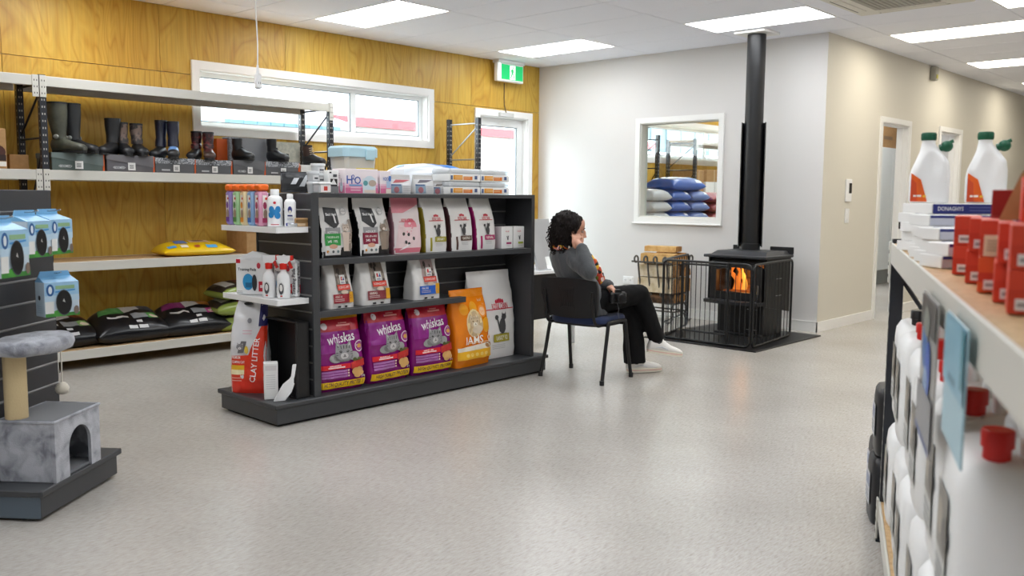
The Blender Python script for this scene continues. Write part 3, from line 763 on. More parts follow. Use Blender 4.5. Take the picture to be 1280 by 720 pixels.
def boot(label, loc, rz, h, top_r, m_shaft, m_foot=None, foot=.25, lace=None, badge=None, toe=None):
    """rubber boot, toe towards +x, heel at the origin"""
    t = thing('boot', label, 'boot', loc, rz, 'boots on show on the rack')
    m_foot = m_foot or M_RUB
    def ring(cx, cz, a, b, tilt=0):
        return [(cx+a*cos(2*pi*i/18)*cos(tilt), b*sin(2*pi*i/18), cz+a*cos(2*pi*i/18)*sin(tilt)) for i in range(18)]
    an = min(.11, h*.5)
    g = G(); r = [ring(-.01, h, top_r*1.0, top_r*.92), ring(-.012, h*.8, top_r*1.02, top_r*.93), ring(-.006, h*.5+.02, top_r*.88, top_r*.78), ring(.0, an+.025, .052, .044), ring(.004, an-.01, .054, .043)]
    # hollow mouth
    r = [ring(-.01, h-.05, top_r*.9, top_r*.82), ring(-.01, h-.001, top_r*.93, top_r*.85)] + r
    g.loft(r); g.build('shaft', m_shaft, t, smooth=50)
    g = G(); rr = []
    for q, (x, zc, hh, wd) in enumerate([(-.055, .05, .03, .022), (-.045, .055, .047, .036), (0, .062, .058, .042), (.05, .055, .054, .042), (.10, .045, .040, .046), (.15, .040, .033, .049), (.185, .036, .027, .044), (.205, .030, .018, .028)]):
        x *= foot/.25
        rr.append([(x, wd*cos(2*pi*i/16), max(.012, zc+hh*sin(2*pi*i/16))) for i in range(16)])
    g.loft(rr); g.build('foot', m_foot, t, smooth=60)
    sole = []
    for i in range(24):
        a = 2*pi*i/24; x = .076+.136*cos(a); sole.append((x*foot/.25, (.040+.010*(cos(a)))*math.copysign(abs(sin(a))**.7, sin(a))))
    G().prism(sole, 0, .016, 'z').build('sole', M_SOLE, t)
    G().loft([ring(-.01, h-.012, top_r*1.03, top_r*.95), ring(-.01, h+.002, top_r*1.03, top_r*.95), ring(-.01, h+.002, top_r*.93, top_r*.85), ring(-.01, h-.012, top_r*.93, top_r*.85)], cap=False, closed=True).build('top_band', M_RUB, t)
    if badge:
        for sy in (-1, 1):
            g = G(); g.ell((.012, sy*.046, an+.005), (.024, .006, .017)); g.build('ankle_badge', badge, t, smooth=60)
    if toe:
        g = G(); g.loft([[(x*foot/.25, wd*1.02*cos(2*pi*i/16), max(.014, zc+hh*1.04*sin(2*pi*i/16))) for i in range(16)] for x, zc, hh, wd in [(.12, .041, .037, .048), (.15, .040, .033, .049), (.185, .036, .027, .045), (.207, .030, .018, .028)]]); g.build('toe_cap', toe, t, smooth=60)
    if lace:
        g = G()
        for k in range(5):
            z = an-.012+k*.018; xx = .052-.004*k
            g.tube([(xx, -.03, z), (xx+.012, 0, z+.006), (xx, .03, z)], .003, 5)
        g.build('laces', lace, t)
    return t
BZ = 1.613
m_olive = mat('olive_rubber', '4c4d40', .5, var=(14, '3a3b31', .4, .65)); m_camo = mat('camouflage_shaft', '6d5a50', .6, var=(22, '2a2524', .45, .55))
m_navy = mat('navy_rubber', '14182c', .35); m_maroon = mat('dark_red_pattern', '2a1518', .35, var=(40, '6d2f2f', .5, .6)); m_badge = mat('badge_silver', '9fa29c', .35)
m_blue = mat('sky_blue_rubber', '6f9bd0', .35); m_brown = mat('brown_leather', '3f2a22', .45)
boot('tall olive rubber boot, left of the pair on the first box', (2.575, 6.98, BZ+.006), radians(-62), .365, .072, m_olive, m_olive, .27, badge=m_badge)
boot('tall black-olive rubber boot, right of the pair on the first box', (2.70, 7.05, BZ+.006), radians(-66), .37, .070, mat('dark_olive_rubber', '26282a', .5), M_RUB, .27, badge=m_badge)
boot('plain black rubber boot with its toe to the left on the second box', (2.99, 7.04, BZ), radians(222), .285, .062, M_RUB, M_RUB, .25)
boot('camouflage boot with black foot, left of the pair on the second box', (3.075, 7.06, BZ), radians(262), .262, .050, m_camo, M_RUB, .22)
boot('camouflage boot with black foot, right of the pair on the second box', (3.18, 7.04, BZ), radians(262), .258, .052, m_camo, M_RUB, .22)
boot('navy boot with a pale blue foot, in front on the speckled box', (3.46, 7.0, BZ-.01), radians(243), .30, .052, m_navy, m_blue, .22, toe=M_RUB)
boot('navy boot half hidden behind its partner on the speckled box', (3.395, 7.08, BZ-.01), radians(225), .31, .050, m_navy, M_RUB, .22)
boot('dark red patterned boot, in front on the second speckled box', (3.765, 7.0, BZ-.012), radians(246), .235, .050, m_maroon, m_maroon, .21, toe=m_brown)
boot('dark red patterned boot behind its partner on the second speckled box', (3.70, 7.08, BZ-.012), radians(228), .242, .048, m_maroon, M_RUB, .21)
boot('short black ankle boot on the plain grey box', (4.06, 7.04, BZ), radians(-84), .185, .045, M_RUB, M_RUB, .24)
boot('short black ankle boot standing before the beige board', (4.40, 7.04, BZ), radians(-84), .20, .045, M_RUB, M_RUB, .24)
boot('short brown laced boot at the right end of the shelf by the rack post', (4.76, 7.02, 1.595), radians(-75), .18, .047, m_brown, M_RUB, .23, lace=mat('lace_cream', 'cdbfa6', .6))
tag(G().bbox(4.62, 6.93, 1.49, 4.87, 7.2, 1.593, .003).build('shoe_box', mat('shoebox_white', 'd8d8d4', .5)), 'plain pale boot box at the right end under the laced boot', 'shoe box', 'boot boxes on the rack')
t = thing('shoe_box', 'black silver-speckled box standing upright behind the ankle boots', 'shoe box', (4.03, 7.13, 1.49), 0, 'boot boxes on the rack')
G().bbox(0, 0, 0, .40, .12, .33, .003).build('box_body', MATS['sparkle_print'], t); G().box(-.1, .03, 0, -.002, .12, .31).build('end_flap', MATS['box_orange'], t)
t = thing('display_board', 'pale board with a small dark picture leaning behind the second ankle boot', 'display board', (4.46, 7.12, 1.49))
G().bbox(0, 0, 0, .28, .02, .31, .002).build('board', mat('beige_board', 'c4c3b4', .5, var=(30, 'aeb0a2', .4, .6)), t)
pr = Pr(plane((.14, -.0005, 0), (1,0,0), (0,0,1)), .28, .31); pr.rect(-.12, .42, .12, .66, '23282a'); pr.ell(0, .52, .014, .022, '5e8a3a'); pr.build(t)
# left section of the third shelf
t = thing('cardboard_box', 'brown cardboard box printed with a boot at the far left edge of the rack', 'box', (1.93, 6.93, 1.49))
G().bbox(0, 0, 0, .27, .32, .28, .004).build('carton', M_CARD, t)
pr = Pr(plane((.135, -.0005, 0), (1,0,0), (0,0,1)), .27, .28); pr.ell(.5, .42, .06, .05, '4a241c'); pr.rect(.1, .2, .95, .35, '2c1a18'); pr.rect(.45, .06, .95, .18, 'e6e4de'); pr.build(t)
tag(G().bbox(2.27, 7.1, 1.49, 2.40, 7.3, 1.60, .003).build('cardboard_box', M_CARD), 'small brown carton between the two left rack posts', 'box')

# ---- bags on the rack
M_BAGBLK = mat('black_bag_film', '15161a', .28); M_BAGYEL = mat('yellow_bag_film', 'e8bf16', .22); M_BAGGRN = mat('green_bag_film', '8a9a4a', .22)
def black_bag(c1, c2, c3):
    def paint(p):
        p.quad((-.75,.55),(-.1,.5),(-.15,.85),(-.6,.9), c1); p.quad((-.1,.5),(.35,.6),(.25,.9),(-.15,.85), 'b8b4b0')
        p.quad((.35,.6),(.75,.55),(.6,.88),(.25,.9), c2)
        p.quad((-.6,.36),(-.4,.30),(-.4,.36),(-.6,.42), 'dcdad8'); p.quad((-.4,.30),(-.2,.36),(-.2,.42),(-.4,.36), 'dcdad8'); p.quad((-.2,.36),(-.08,.31),(-.08,.37),(-.2,.42), 'dcdad8')
        p.quad((.02,.26),(.42,.26),(.42,.42),(.02,.46), '9a9ea2'); p.quad((.42,.24),(.7,.26),(.66,.46),(.42,.42), c3); p.ell(.58, .32, .035, .022, 'e9d6c0')
        p.rect(.05, .14, .2, .2, 'd9d9d9'); p.rect(-.2, .03, .02, .085, 'dcdcdc'); p.rect(.06, .03, .3, .085, 'd4d4d4')
    return paint
pillow('feed_bag', 'black feed bag with green print, leftmost on the bottom shelf', 'bag', (2.56, 7.13, .15), radians(5), .34, .60, .20, M_BAGBLK, black_bag('3b8a3c', '7a3a22', '8fbf6c'), 'black feed bags on the bottom shelf', 3, .011, .55)
pillow('feed_bag', 'black feed bag with green and grey print, middle of the bottom shelf', 'bag', (3.085, 7.10, .15), radians(2), .34, .62, .22, M_BAGBLK, black_bag('4e8a4c', '44464a', '63ad5c'), 'black feed bags on the bottom shelf', 5, .011, .55)
pillow('feed_bag', 'black feed bag with purple and orange print, right on the bottom shelf', 'bag', (3.60, 7.10, .15), radians(-2), .34, .60, .22, M_BAGBLK, black_bag('7b2a5e', 'a3682c', 'c63c8e'), 'black feed bags on the bottom shelf', 8, .011, .55)
def yellow_paint(p):
    p.quad((-.55,.4),(-.2,.4),(-.2,.75),(-.5,.8), '5a7fc0'); p.quad((-.1,.5),(.45,.45),(.4,.85),(-.1,.85), 'd8b48a'); p.ell(.15, .65, .06, .03, '6d3b26')
    p.rect(.2, .06, .5, .2, '4aa0d8'); p.ell(-.05, .14, .025, .02, 'b5482c'); p.rect(-.5, .08, -.3, .24, 'e6dfd0'); p.rect(-.85, .1, -.62, .25, '3f97cf')
pillow('feed_bag', 'yellow dog food bag lying alone on the middle shelf', 'bag', (3.64, 7.06, .815), radians(-6), .32, .60, .105, M_BAGYEL, yellow_paint, None, 11, .006, .35)
def green_paint(p):
    p.rect(-.98, .1, -.35, .9, '2a2320'); p.rect(-.8, .2, -.5, .8, 'c9c5bb'); p.rect(-.35, .08, -.1, .85, '6b1f22'); p.rect(-.05, .08, .2, .3, 'dfe6ea'); p.ell(.08, .2, .02, .02, '4d6f9a')
    p.quad((.3,.15),(.85,.12),(.85,.5),(.3,.5), '1c1b18'); p.sitcat(.6, .3, .03, 'd8d2c4')
for k, lab in enumerate(['green and brown feed bag at the bottom of the stack of three', 'green and brown feed bag in the middle of the stack of three', 'green and brown feed bag on top of the stack of three']):
    pillow('feed_bag', lab, 'bag', (4.05+.02*k, 7.06, .15+k*.135), radians(-10+6*k), .33, .58, .145, M_BAGGRN, green_paint, 'green feed bags stacked on the bottom shelf', 20+k, .006, .1)
t = thing('cardboard_box', 'brown carton tied with tape on the middle shelf behind the end display', 'box', (4.06, 6.93, .815))
G().bbox(0, 0, 0, .34, .34, .24, .004).build('carton', M_CARD, t)
pr = Pr(plane((.17, -.0005, 0), (1,0,0), (0,0,1)), .34, .24); pr.rect(-1, .72, 1, .78, '9a7446'); pr.rect(-.08, 0, .08, 1, 'cdb083'); pr.rect(.25, .25, .8, .3, '9b5a34'); pr.rect(.3, .35, .7, .4, '9b5a34'); pr.build(t)
# ================================================================== PET FOOD GONDOLA
GX, GY = 3.0, 4.365
def slats(parent, x0, x1, y, z0, z1, facing, pitch=.1, gap=.010, th=.012):
    """horizontal slat boards with aluminium grooves; facing '-y', '+y' or '-x'"""
    z = z1; k = 0
    ax = facing[1]; sg = -1 if facing[0] == '-' else 1
    def bx(g, a, b, c0, c1, d, e):
        return g.bbox(a, min(c0, c1), d, b, max(c0, c1), e, .002) if ax == 'y' else g.bbox(min(c0, c1), a, d, max(c0, c1), b, e, .002)
    while z > z0+.02:
        zb = max(z-pitch+gap, z0)
        bx(G(), x0, x1, y, y+sg*th, zb, z).build('slat', M_SLAT, parent)
        if zb > z0: bx(G(), x0, x1, y, y+sg*.0128, zb-gap*.95, zb-gap*.05).build('groove_strip', M_ALU, parent)
        z -= pitch
t = gon = thing('display_gondola', 'charcoal slatwall gondola of pet food standing in the middle of the floor', 'gondola', (GX, GY, 0))
G().bbox(-.278, 0, .016, 2.05, .62, .108, .003).build('plinth', M_STEELG, t)
G().box(-.25, .03, 0, 2.02, .59, .016).build('toe_recess_shade', M_DARK, t)  # inset box coloured dark for the shadow line under the plinth
G().bbox(-.295, -.014, .108, 2.068, .634, .135, .004).build('deck', M_STEELG, t)
G().bbox(.018, .295, .135, 1.90, .325, 1.31, .002).build('back_board', M_SLAT, t)
slats(t, .03, 1.90, .295, .14, 1.305, '-y'); 
slats(t, .03, 1.90, .325, .14, 1.305, '+y', .2)
G().bbox(.0, .02, .135, .03, .60, 1.33, .002).build('end_panel', M_SLAT, t)
slats(t, .022, .598, .0, .137, 1.33, '-x')
G().bbox(-.018, .005, .135, .03, .022, 1.335, .002).build('corner_post', M_STEELG, t)
G().bbox(-.018, .598, .135, .03, .615, 1.335, .002).build('corner_post', M_STEELG, t)
G().bbox(1.90, .02, .135, 1.935, .60, 1.335, .002).build('end_panel', M_SLAT, t)
G().bbox(.03, .02, 1.308, 1.90, .60, 1.334, .003).build('top_shelf', M_STEELG, t)
def gshelf(x0, x1, z, y0=.03, y1=.28):
    g = G(); g.bbox(x0, y0, z-.018, x1, y1, z, .002); g.bbox(x0, y0-.008, z-.036, x1, y0+.004, z+.001, .002)
    s = g.build('shelf', M_STEELG, t)
    for x in (x0+.01, x1-.014): G().prism([(y0+.03, z-.018), (y1, z-.018), (y1, z-.10), (y1-.04, z-.10)], x, x+.004, 'x').build('bracket', M_STEELG, s)
gshelf(.032, 1.898, .945); gshelf(.032, 1.235, .635)
def gshelf_back(z):
    G().bbox(.032, .345, z-.018, 1.898, .59, z, .002).build('shelf', M_STEELG, t)
gshelf_back(.945); gshelf_back(.55)
for z, y0 in ((1.135, .05), (.72, .055)):
    g = G(); g.bbox(-.225, y0, z-.016, -.018, .655, z, .003); g.bbox(-.229, y0-.002, z-.03, -.222, .657, z+.003, .001); g.bbox(-.225, y0-.006, z-.03, -.018, y0+.001, z+.003, .001)
    g.build('white_shelf', M_WHITEP, t)['label'] = 'white end shelf'

# ---------------- bags on the shelves
M_WFILM = mat('white_bag_film', 'f1f0ee', .22); M_KFILM = mat('black_gusset_film', '17181b', .22)
FY = 4.47
def bw_bag(c):
    def paint(p):
        p.quad((-.98,.0),(1,.0),(1,.14),(-.98,.10), '1c1b1d')
        p.quad((.2,.03),(.98,.03),(.98,.22),(.2,.16), '262426')
        p.quad((-.72,.60),(.15,.56),(.05,.82),(-.7,.84), '2b2b2e'); p.poly([(-.7*p.w/2,.60*p.h),(.15*p.w/2,.565*p.h),(-.12*p.w/2,.47*p.h)], '2b2b2e')
        p.text('Black Hawk', -.28, .72, .017, 'f2f2f2', fit=.33); p.quad((-.2,.72),(-.1,.72),(.0,.56),(-.1,.58), 'ededed')
        p.rect(-.72, .38, .18, .50, '9b9b9d'); p.text('KITTEN' if c == '2f9a45' else 'ADULT', -.3, .42, .014, 'f0f0f0', fit=.3)
        p.rect(-.78, .19, .16, .40, c); p.text('CHICKEN & RICE', -.3, .34, .012, 'f4f6ee', fit=.36); p.text('34%  19%', -.32, .27, .016, 'ffffff', fit=.3)
        p.rect(-.80, .04, .14, .20, 'ebe9e6'); p.ell(-.3, .185, .03, .014, 'd9a58c')
        for q, cc in ((-.65, 'd08a2a'), (-.32, '55585a'), (-.02, '7a8f93')): p.ell(q, .10, .009, .009, cc, 8)
        p.ell(.45, .77, .022, .024, 'bdbdbd'); p.ell(.45, .77, .017, .019, 'e4e2e0'); p.rect(.3, .765, .6, .775, '9a9a9a')
        f = 'd9c8ba' if c == '2f9a45' else '9c8b7c'
        p.quad((.34,.10),(.72,.10),(.86,.42),(.24,.42), f); p.quad((.62,.10),(.8,.12),(.92,.4),(.72,.4), '8b7d72'); p.quad((.78,.4),(.96,.42),(.84,.64),(.66,.62), '9b8f86'); p.cat(.50, .49, .027, f, '6e5f55', 'efe4da')
    return paint
M_AX = .118
def stand(name, label, x0, x1, z, h, d, body, paint, grp, seed, sidecol=None, rz=0.0, fy=FY, **kw):
    w = x1-x0
    return bag(name, label, 'bag', ((x0+x1)/2, fy+d/2, z), rz, w, h, d, body, paint, grp, seed, sidecol=sidecol, **kw)
g1 = 'pet food bags on the upper shelf'
stand('cat_food_bag', 'black and white cat food bag with a green panel, first on the upper shelf', 3.115, 3.35, .946, .362, .11, M_WFILM, bw_bag('2f9a45'), g1, 1, M_KFILM)
stand('cat_food_bag', 'black and white cat food bag with a dark red panel, second on the upper shelf', 3.40, 3.645, .946, .360, .11, M_WFILM, bw_bag('8a1f3c'), g1, 2, M_KFILM, lean=(-.02, 0))
def pink_paint(p):
    p.quad((-.98,.84),(.98,.84),(.98,.99),(-.98,.99), 'e58a98'); p.quad((-.98,.70),(-.3,.70),(.98,.85),(-.98,.85), 'e794a0')
    p.rect(-.95, .02, .95, .1, 'e67f90'); p.quad((-.9,.1),(.95,.1),(.95,.50),(-.7,.50), 'f0d6d8')
    p.ell(.15, .47, .055, .05, 'ec8d9d'); p.rect(-.6, .34, .95, .455, 'f0d6d8')
    p.text('ROYAL CANIN', -.05, .575, .022, 'd5344b', fit=.43); p.rect(-.65, .545, .5, .552, 'd5344b')
    for a, b in ((-.35,.34),(0,.33),(.35,.26),(-.2,.2),(.0,.17)): p.ell(a, b, .011, .012, '3a3a3e', 8)
    p.quad((-.7,.06),(-.2,.1),(.1,.16),(-.1,.16), 'f7efef'); p.ell(.1, .52, .012, .008, 'f6dadd')
stand('cat_food_bag', 'pink and white cat food bag, third on the upper shelf', 3.675, 3.91, .946, .378, .11, mat('pink_white_film', 'efe4e5', .22), pink_paint, g1, 3, mat('grey_pink_film', '9a6c78', .22))
def royal(c, band, big=False):
    k = 1.9 if big else 1.0
    def paint(p):
        q = p.w*.5
        if not big: p.rect(-.62, .02, -.45, .26, c)
        x = .24 if big else .02
        for a in range(-2, 3): p.ell(x+a*.085, .66-.006*abs(a), .005*k, .008*k, 'd2344a', 8)
        p.rect(x-.2, .632, x+.2, .642, 'd2344a')
        p.text('ROYAL CANIN', x, .592, .024*k, 'd2263c', fit=.38); p.rect(x-.7, .556, x+.62, .566, 'd2263c')
        p.sitcat(x+.08, .385, .033*k, '4a4a4c')
        p.rect(-.25 if not big else -.12, .185, .78 if not big else .62, .275, c); p.text(band, .26, .23, .018*k, 'f1efe2', fit=.36 if not big else .26)
        p.lines(-.2, .4, [.15, .13, .11], .007, 'c6c6c4')
    return paint
rt_dp = [(0,.95),(.08,1),(.55,.96),(.75,.7),(.9,.25),(.97,.05),(1,.04)]
stand('cat_food_bag', 'white cat food bag with olive label and gold gusset, fourth on upper shelf', 3.945, 4.145, .946, .375, .11, M_WFILM, royal('a19a2c', 'URINARY'), g1, 4, mat('gold_gusset_film', '9c8f2f', .22), lean=(-.025, 0), dp=rt_dp, wr=.004)
stand('cat_food_bag', 'white cat food bag with a brown label, fifth on the upper shelf', 4.178, 4.39, .946, .378, .11, M_WFILM, royal('5b4038', 'GASTRO'), g1, 5, mat('brown_gusset_film', '4f3038', .22), lean=(-.03, 0), dp=rt_dp, wr=.004)
stand('cat_food_bag', 'white cat food bag with magenta label, last tall bag on the upper shelf', 4.42, 4.62, .946, .375, .11, M_WFILM, royal('b01f64', 'RENAL'), g1, 6, mat('magenta_gusset_film', 'a01f66', .22), lean=(-.035, 0), dp=rt_dp, wr=.004)
def pouch_box(label, x, c):
    t = thing('pouch_box', label, 'box', (x, 4.455, .946), 0, 'small pouch boxes on the upper shelf')
    G().bbox(-.058, 0, 0, .058, .10, .158, .002).build('carton', M_PAPER, t)
    pr = Pr(plane((0, -.0004, 0), (1,0,0), (0,0,1)), .116, .158)
    pr.text('ROYAL CANIN', 0, .78, .009, 'd2263c', fit=.32); pr.sitcat(.1, .48, .013, '55565a'); pr.rect(-.2, .2, .7, .29, c); pr.lines(-.2, .5, [.12], .02, 'c9c9c7'); pr.build(t)
pouch_box('small white pouch box with a magenta strip beside the last tall bag', 4.712, 'a83468')
pouch_box('small white pouch box with a yellow-green strip by the right end panel', 4.838, 'a8b43a')

M_SFILM = mat('satin_white_film', 'ecebe9', .22)
def science(c, fur, n):
    def paint(p):
        p.quad((-.35,.5),(.62,.5),(.55,.99),(-.3,.99), fur)
        random.seed(len(n))
        for q in range(16): p.ell(random.uniform(-.26,.5), random.uniform(.52,.93), random.uniform(.005,.014), random.uniform(.008,.02), random.choice(['4b433e','3c3633','a89c92','5e554e']), 8)
        p.quad((-.3,.36),(.68,.36),(.62,.5),(-.35,.5), fur)
        p.rect(-.08, .54, .34, .74, 'f4f2ee'); p.quad((.02,.62),(.13,.62),(.13,.70),(.02,.70), 'd8263a'); p.poly([(.14*p.w/2,.62*p.h),(.28*p.w/2,.62*p.h),(.24*p.w/2,.71*p.h)], '22348f')
        p.text("Hill's", .13, .575, .012, '2d3a80', fit=.13)
        p.rect(-.32, .41, .62, .53, 'e23b28'); p.text('SCIENCE DIET', .15, .47, .014, 'fff3ee', fit=.40)
        p.ell(.15, .36, .028, .012, 'e4d2bf')
        p.rect(-.68, .12, .66, .32, c); p.rect(.5, .12, .8, .36, 'e0a31c'); p.text(n, -.3, .265, .014, 'f6efe8', fit=.26); p.lines(-.6, .1, [.2, .165], .012, 'd3c2c0')
        p.rect(-.4, .02, -.18, .06, '2a2a2c'); p.rect(.1, .02, .3, .06, '2a2a2c')
    return paint
g2 = 'pet food bags on the short middle shelf'
sdp = [(0,.98),(.1,1),(.4,.9),(.7,.6),(.9,.3),(1,.12)]
swp = [(0,1),(.3,.98),(.7,.92),(1,1.04)]
stand('cat_food_bag', 'white cat food bag with tabby picture and dark red label, left on middle shelf', 3.145, 3.345, .636, .272, .14, M_SFILM, science('9a1f30', '7d7066', 'ADULT 1-6'), g2, 31, dp=sdp, wp=swp, fy=4.45)
stand('cat_food_bag', 'wider white cat food bag with a brown-red label, second on the middle shelf', 3.40, 3.64, .636, .28, .15, M_SFILM, science('86323a', '9a8c80', 'HAIRBALL'), g2, 32, dp=sdp, wp=swp, fy=4.45)
stand('cat_food_bag', 'white cat food bag with bright blue label, alone right on middle shelf', 3.83, 4.065, .636, .285, .15, M_SFILM, science('1f5fc0', 'b9a3a3', 'ORAL CARE'), g2, 33, dp=sdp, wp=swp, fy=4.45)
M_PURP = mat('purple_bag_film', '8a1478', .22)
def purple_paint(p):
    p.rect(-.98, .93, .98, .985, 'd99a1c'); p.rect(-.98, .78, .98, .93, 'b3122c')
    p.ell(-.62, .85, .02, .02, 'e9dfe4'); p.rect(.0, .872, .35, .885, 'e8a09a'); p.rect(-.1, .84, .5, .86, 'e8a09a')
    p.quad((-.98,.5),(.1,.5),(-.1,.78),(-.98,.78), '8f1f86')
    p.text('whiskas', .0, .69, .060, 'f3ecf2', rot=.10, fit=.58)
    p.ell(.78, .56, .034, .036, 'e7dce6'); p.ell(.78, .56, .028, .03, '9a2a86'); p.ell(.78, .56, .017, .014, 'd9a24a')
    p.ell(-.25, .43, .05, .028, '9a9899'); p.ell(.50, .44, .034, .028, 'a5a3a4'); p.ell(.05, .44, .07, .03, '7d7b7c')
    p.cat(.08, .50, .062, '99979a', '39383a', 'cfcccd')
    for q in range(9): p.ell(.5+.09*(q % 4), .355+.022*(q//3), .013, .01, ['5e6330', '7a4b26', '4f5a2c'][q % 3], 8)
    p.rect(-.92, .29, .28, .355, 'd8192c'); p.rect(-.6, .33, -.1, .343, 'f4d9d9'); p.rect(-.65, .305, .05, .322, 'f4d9d9'); p.quad((.3,.27),(.98,.31),(.98,.40),(.3,.36), 'c22a26')
    for q, yy in enumerate((.25, .215, .18)): p.rect(-.9, yy, .15, yy+.027, 'b06cb0'); p.ell(.2, yy+.013, .006, .006, 'f0c9c0', 8)
    for a, b, r in ((.5,.24,.028), (.66,.25,.026), (.58,.2,.028), (.74,.21,.02)): p.ell(a, b, r, r*.8, 'd8a464', 10)
    p.text('2 kg', .84, .165, .018, 'f1e6ee')
    p.rect(-.97, .045, .97, .135, 'efc016'); p.text('HIGH QUALITY PROTEIN', .0, .09, .030, '4a1c48', fit=.82)
g3 = 'large bags on the gondola deck'
pdp = [(0,.8),(.12,1),(.5,.95),(.75,.7),(.92,.3),(1,.1)]
pwp = [(0,.97),(.1,1),(.6,.99),(.9,.94),(1,.92)]
stand('cat_food_bag', 'large purple cat food bag against the left corner post, first on the deck', 3.06, 3.39, .136, .465, .17, M_PURP, purple_paint, g3, 41, dp=pdp, wp=pwp, fy=4.42, wr=.010, rz=radians(-4))
stand('cat_food_bag', 'large purple cat food bag in the middle of the three', 3.425, 3.76, .136, .495, .17, M_PURP, purple_paint, g3, 42, dp=pdp, wp=pwp, fy=4.42, wr=.010, rz=radians(3))
stand('cat_food_bag', 'large purple cat food bag beside the orange bag', 3.79, 4.14, .136, .49, .17, M_PURP, purple_paint, g3, 44, dp=pdp, wp=pwp, fy=4.42, wr=.010)
def orange_paint(p):
    p.rect(-.95, .9, .95, .985, 'ec8a10')
    p.ell(.05, .76, .045, .045, 'f3a51a'); p.ell(-.5, .75, .04, .04, 'f0a01a'); p.ell(.7, .52, .045, .055, 'f4a818'); p.ell(.55, .70, .038, .042, 'f0932c'); p.ell(.55, .70, .026, .03, 'f6c69a'); p.text('1+', .55, .70, .02, 'e67a10')
    p.text('kcal', .55, .85, .02, 'f6cf9a')
    p.ell(.0, .56, .083, .1, 'f2d9a2'); p.ell(.04, .55, .078, .092, 'd0b48a'); p.cat(.0, .58, .05, 'dcc6a4', '8a6a48', 'f3ead9'); p.ell(.1, .48, .05, .03, 'e6d6bd')
    p.text('IAMS', -.08, .345, .056, 'fbf4e6', fit=.48); p.ell(.8, .35, .022, .022, 'f8e9cf'); p.ell(.8, .35, .012, .012, 'ee8a12')
    p.lines(-.5, .75, [.305], .008, 'f6d3a0')
    p.quad((-.97,.20),(.97,.22),(.97,.30),(-.97,.26), 'e9e0cf'); p.ell(.7, .26, .035, .02, 'a97a4a'); p.quad((-.97,.10),(.97,.10),(.97,.22),(-.97,.21), 'efb41a')
    for q in range(5): p.ell(-.5+q*.26, .155, .016, .013, 'f4d070', 8)
stand('cat_food_bag', 'bright orange cat food bag between the purple bags and the big white bag', 4.165, 4.52, .136, .54, .15, mat('orange_bag_film', 'ee8410', .25), orange_paint, g3, 45, dp=pdp, wp=[(0,1),(.5,.98),(1,.97)], fy=4.41, wr=.009, rz=radians(4), lean=(-.025, 0))
stand('cat_food_bag', 'biggest white cat food bag leaning by the right end panel', 4.44, 4.885, .136, .645, .13, M_WFILM, royal('a59a24', 'URINARY S/O', True), g3, 46, dp=rt_dp, fy=4.515, wr=.007, lean=(-.02, .01))

# ---------------- things on top of the gondola (z = 1.335)
TZ = 1.335
t = thing('treat_pouch', 'black and silver treat pouch at the left end of the gondola top', 'pouch', (3.055, 4.62, TZ), radians(-35))
g_, f_ = pouch(.20, .125, .05, 71, wr=.004); g_.build('pouch_body', mat('silver_foil', '55575a', .22, .7), t, smooth=50)
p = Pr(f_, .20, .125); p.quad((-.9,.15),(.5,.1),(.3,.8),(-.9,.85), '16171a'); p.quad((.1,.3),(.4,.3),(.7,.85),(.5,.85), 'b9bdc0'); p.quad((-.4,.4),(-.1,.4),(.1,.7),(-.2,.7), 'c9ccd0'); p.build(t)
def cup(name, label, x, y, r, h, n=1):
    t = thing(name, label, 'tub', (x, y, TZ), 0, 'clear tubs at the left of the gondola top')
    for k in range(n):
        hh = h/n
        G().lathe([(r*.86, k*hh), (r, k*hh+hh*.78)], 18).build('cup', M_CLEAR, t, smooth=40)
        G().lathe([(r*1.06, k*hh+hh*.78), (r*1.06, k*hh+hh*.97), (r*.95, k*hh+hh)], 18).build('lid', mat('clear_lid', 'd9dcde', .3), t, smooth=40)
        pr = Pr(lambda u, v, off: ((r*.955+off)*sin(u/r), -(r*.955+off)*cos(u/r), k*hh+v), 2*r, hh*.7, .01); pr.rect(-.6, .2, .6, .85, 'c9c9ca'); pr.rect(-.35, .35, .35, .6, '4a4c50'); pr.build(t, 'wrap_label')
cup('treat_tub', 'stack of two clear treat tubs beside the foil pouch', 3.075, 4.49, .036, .128, 2)
cup('treat_tub', 'taller stack of three clear treat tubs, right of the shorter stack', 3.145, 4.54, .042, .175, 3)
t = thing('treat_tub', 'small clear tub with a red label in front of the tub stacks', 'tub', (3.085, 4.41, TZ))
G().bbox(-.043, -.03, 0, .043, .03, .05, .006).build('tub', M_CLEAR, t); G().bbox(-.047, -.034, .05, .047, .034, .062, .004).build('lid', M_WHITEP, t)
pr = Pr(plane((0, -.0305, 0), (1,0,0), (0,0,1)), .086, .05); pr.rect(-.8, .1, .8, .9, 'e9e2e2'); pr.rect(-.3, .25, .3, .75, 'c23a30'); pr.build(t)
t = thing('supplement_box', 'narrow white box with black figures beside the water fountain carton', 'box', (3.185, 4.44, TZ), radians(-8))
G().bbox(-.035, 0, 0, .035, .06, .135, .002).build('carton', M_PAPER, t)
pr = Pr(plane((0, -.0004, 0), (1,0,0), (0,0,1)), .07, .135); pr.rect(-.9, 0, .9, .3, '77787a'); pr.rect(-.6, .3, .7, .62, '242527'); pr.poly([(-.02,.05),(.0,.085),(.02,.05)], 'e5e5e5'); pr.rect(-.1, .7, .6, .82, '55575a'); pr.rect(-.8, .86, -.4, .93, '2b2c2e'); pr.build(t)
